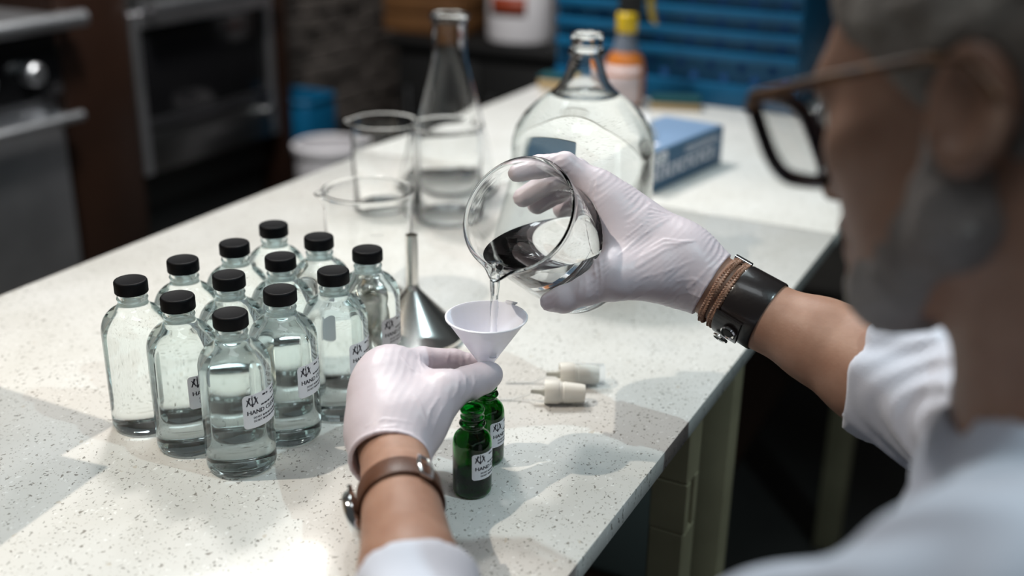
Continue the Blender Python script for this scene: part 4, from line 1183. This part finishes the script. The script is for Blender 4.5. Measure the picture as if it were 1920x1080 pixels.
br = empty('braided_bracelet'); br.matrix_world = ring_frame(bC, cax); tag(br, 'double braided brown leather cord beside the black cuff', 'bracelet')
for j, zz in enumerate((-.0042, .0044)):
    for s in range(3):
        pts_ = []
        for k in range(150):
            a = 2 * math.pi * k / 150; ph = a * 26 + s * 2 * math.pi / 3
            tilt = .0022 * math.cos(a - fa + .5)
            pts_.append(((.0300 + .0011 * math.sin(2 * ph)) * math.cos(a), (.0300 + .0011 * math.sin(2 * ph)) * math.sin(a), zz + .0019 * math.sin(ph) + tilt))
        mesh_obj('cord_strand', tube('cord_strand', pts_, .00145, 6, closed=True), M['braid'], br)
mesh_obj('clasp', tube('clasp', [tuple(on_ring(.031, fa - dlt * .9, -.008)), tuple(on_ring(.031, fa - dlt * .9, .008))], .003, 12), M['chrome'], br)

wax = (LE - LW_) / np.linalg.norm(LE - LW_)
wC = LW_ + (LE - LW_) * .235
ww = empty('wrist_watch'); ww.matrix_world = ring_frame(wC, wax); tag(ww, 'wristwatch with brown leather strap and steel buckle', 'watch')
mesh_obj('strap', cuff_mesh('strap', .0288, .0294, .021, .0028), M['brown_leather'], ww)
li = ww.matrix_world.to_3x3().inverted() @ (-(Vector(wC) - Vector(cO)).normalized()); fa2 = math.atan2(li.y, li.x)
rv = ww.matrix_world.to_3x3().inverted() @ Vector(cR); ra2 = math.atan2(rv.y, rv.x); d2 = (ra2 - fa2 + math.pi) % (2 * math.pi) - math.pi
def face_on(ob, ang): ob.rotation_euler = Vector((math.cos(ang), math.sin(ang), 0)).to_track_quat('Z', 'Y').to_euler()
aB = fa2 + d2 * .42
bk = mesh_obj('buckle', tube('buckle', [(-.004, -.012, 0), (.004, -.012, 0), (.006, 0, .0005), (.004, .012, 0), (-.004, .012, 0), (-.006, 0, .0005)], .0016, 10, closed=True), M['chrome'], ww, on_ring(.0325, aB, 0)); face_on(bk, aB)
mesh_obj('buckle_pin', tube('buckle_pin', [(0, 0, .001), (.0, -.0, .003)], .001, 6), M['chrome'], bk)
aC = fa2 - d2 * 1.08
cs = mesh_obj('watch_case', lathe('watch_case', [(0, 0), (.0165, 0), (.0190, .0012), (.0195, .004), (.0188, .0068), (.0172, .0082), (.0160, .0076), (0, .0076)], 48), M['chrome'], ww, on_ring(.0305, aC, 0)); face_on(cs, aC)
mesh_obj('dial', lathe('dial', [(0, .0080), (.0158, .0080), (.0158, .0070), (0, .0070)], 40), M['black_glass'], cs)
mesh_obj('crown', lathe('crown', [(0, 0), (.0028, 0), (.0028, .004), (0, .0042)], 16), M['chrome'], cs, (.0, -.0190, .004), (math.pi / 2, 0, 0))
for s in (-1, 1): mesh_obj('lug', tube('lug', [(s * .013, -.008, .002), (s * .021, -.0085, .001)], .0018, 8), M['chrome'], cs)
# ---------------------------------------------------------------- boxes standing left of the picture, their shadows reach into it
def carton(corner, ang, wa, wb, h_, label):
    e = empty('cardboard_box', (corner[0], corner[1], .0004), math.radians(ang)); tag(e, label, 'box')
    box('box_body', wa, wb, h_, M['cardboard'], e, (wa / 2, wb / 2, h_ / 2), .002)
    box('tape', wa * .98, min(.05, wb * .5), .0006, M['tan'], e, (wa / 2, wb / 2, h_ + .0003), 0)
    return e
L1P = np.array([-1.2, .72, 1.9])
def caster(px, py, h_):
    T = G(px, py); return T + (L1P - T) * (h_ / L1P[2])
carton(caster(222, 794, .25), 153, .26, .075, .25, 'tall cardboard box on the counter left of the bottles')
carton(caster(205, 875, .20), 160, .055, .26, .20, 'narrow cardboard box on the counter nearest the camera')
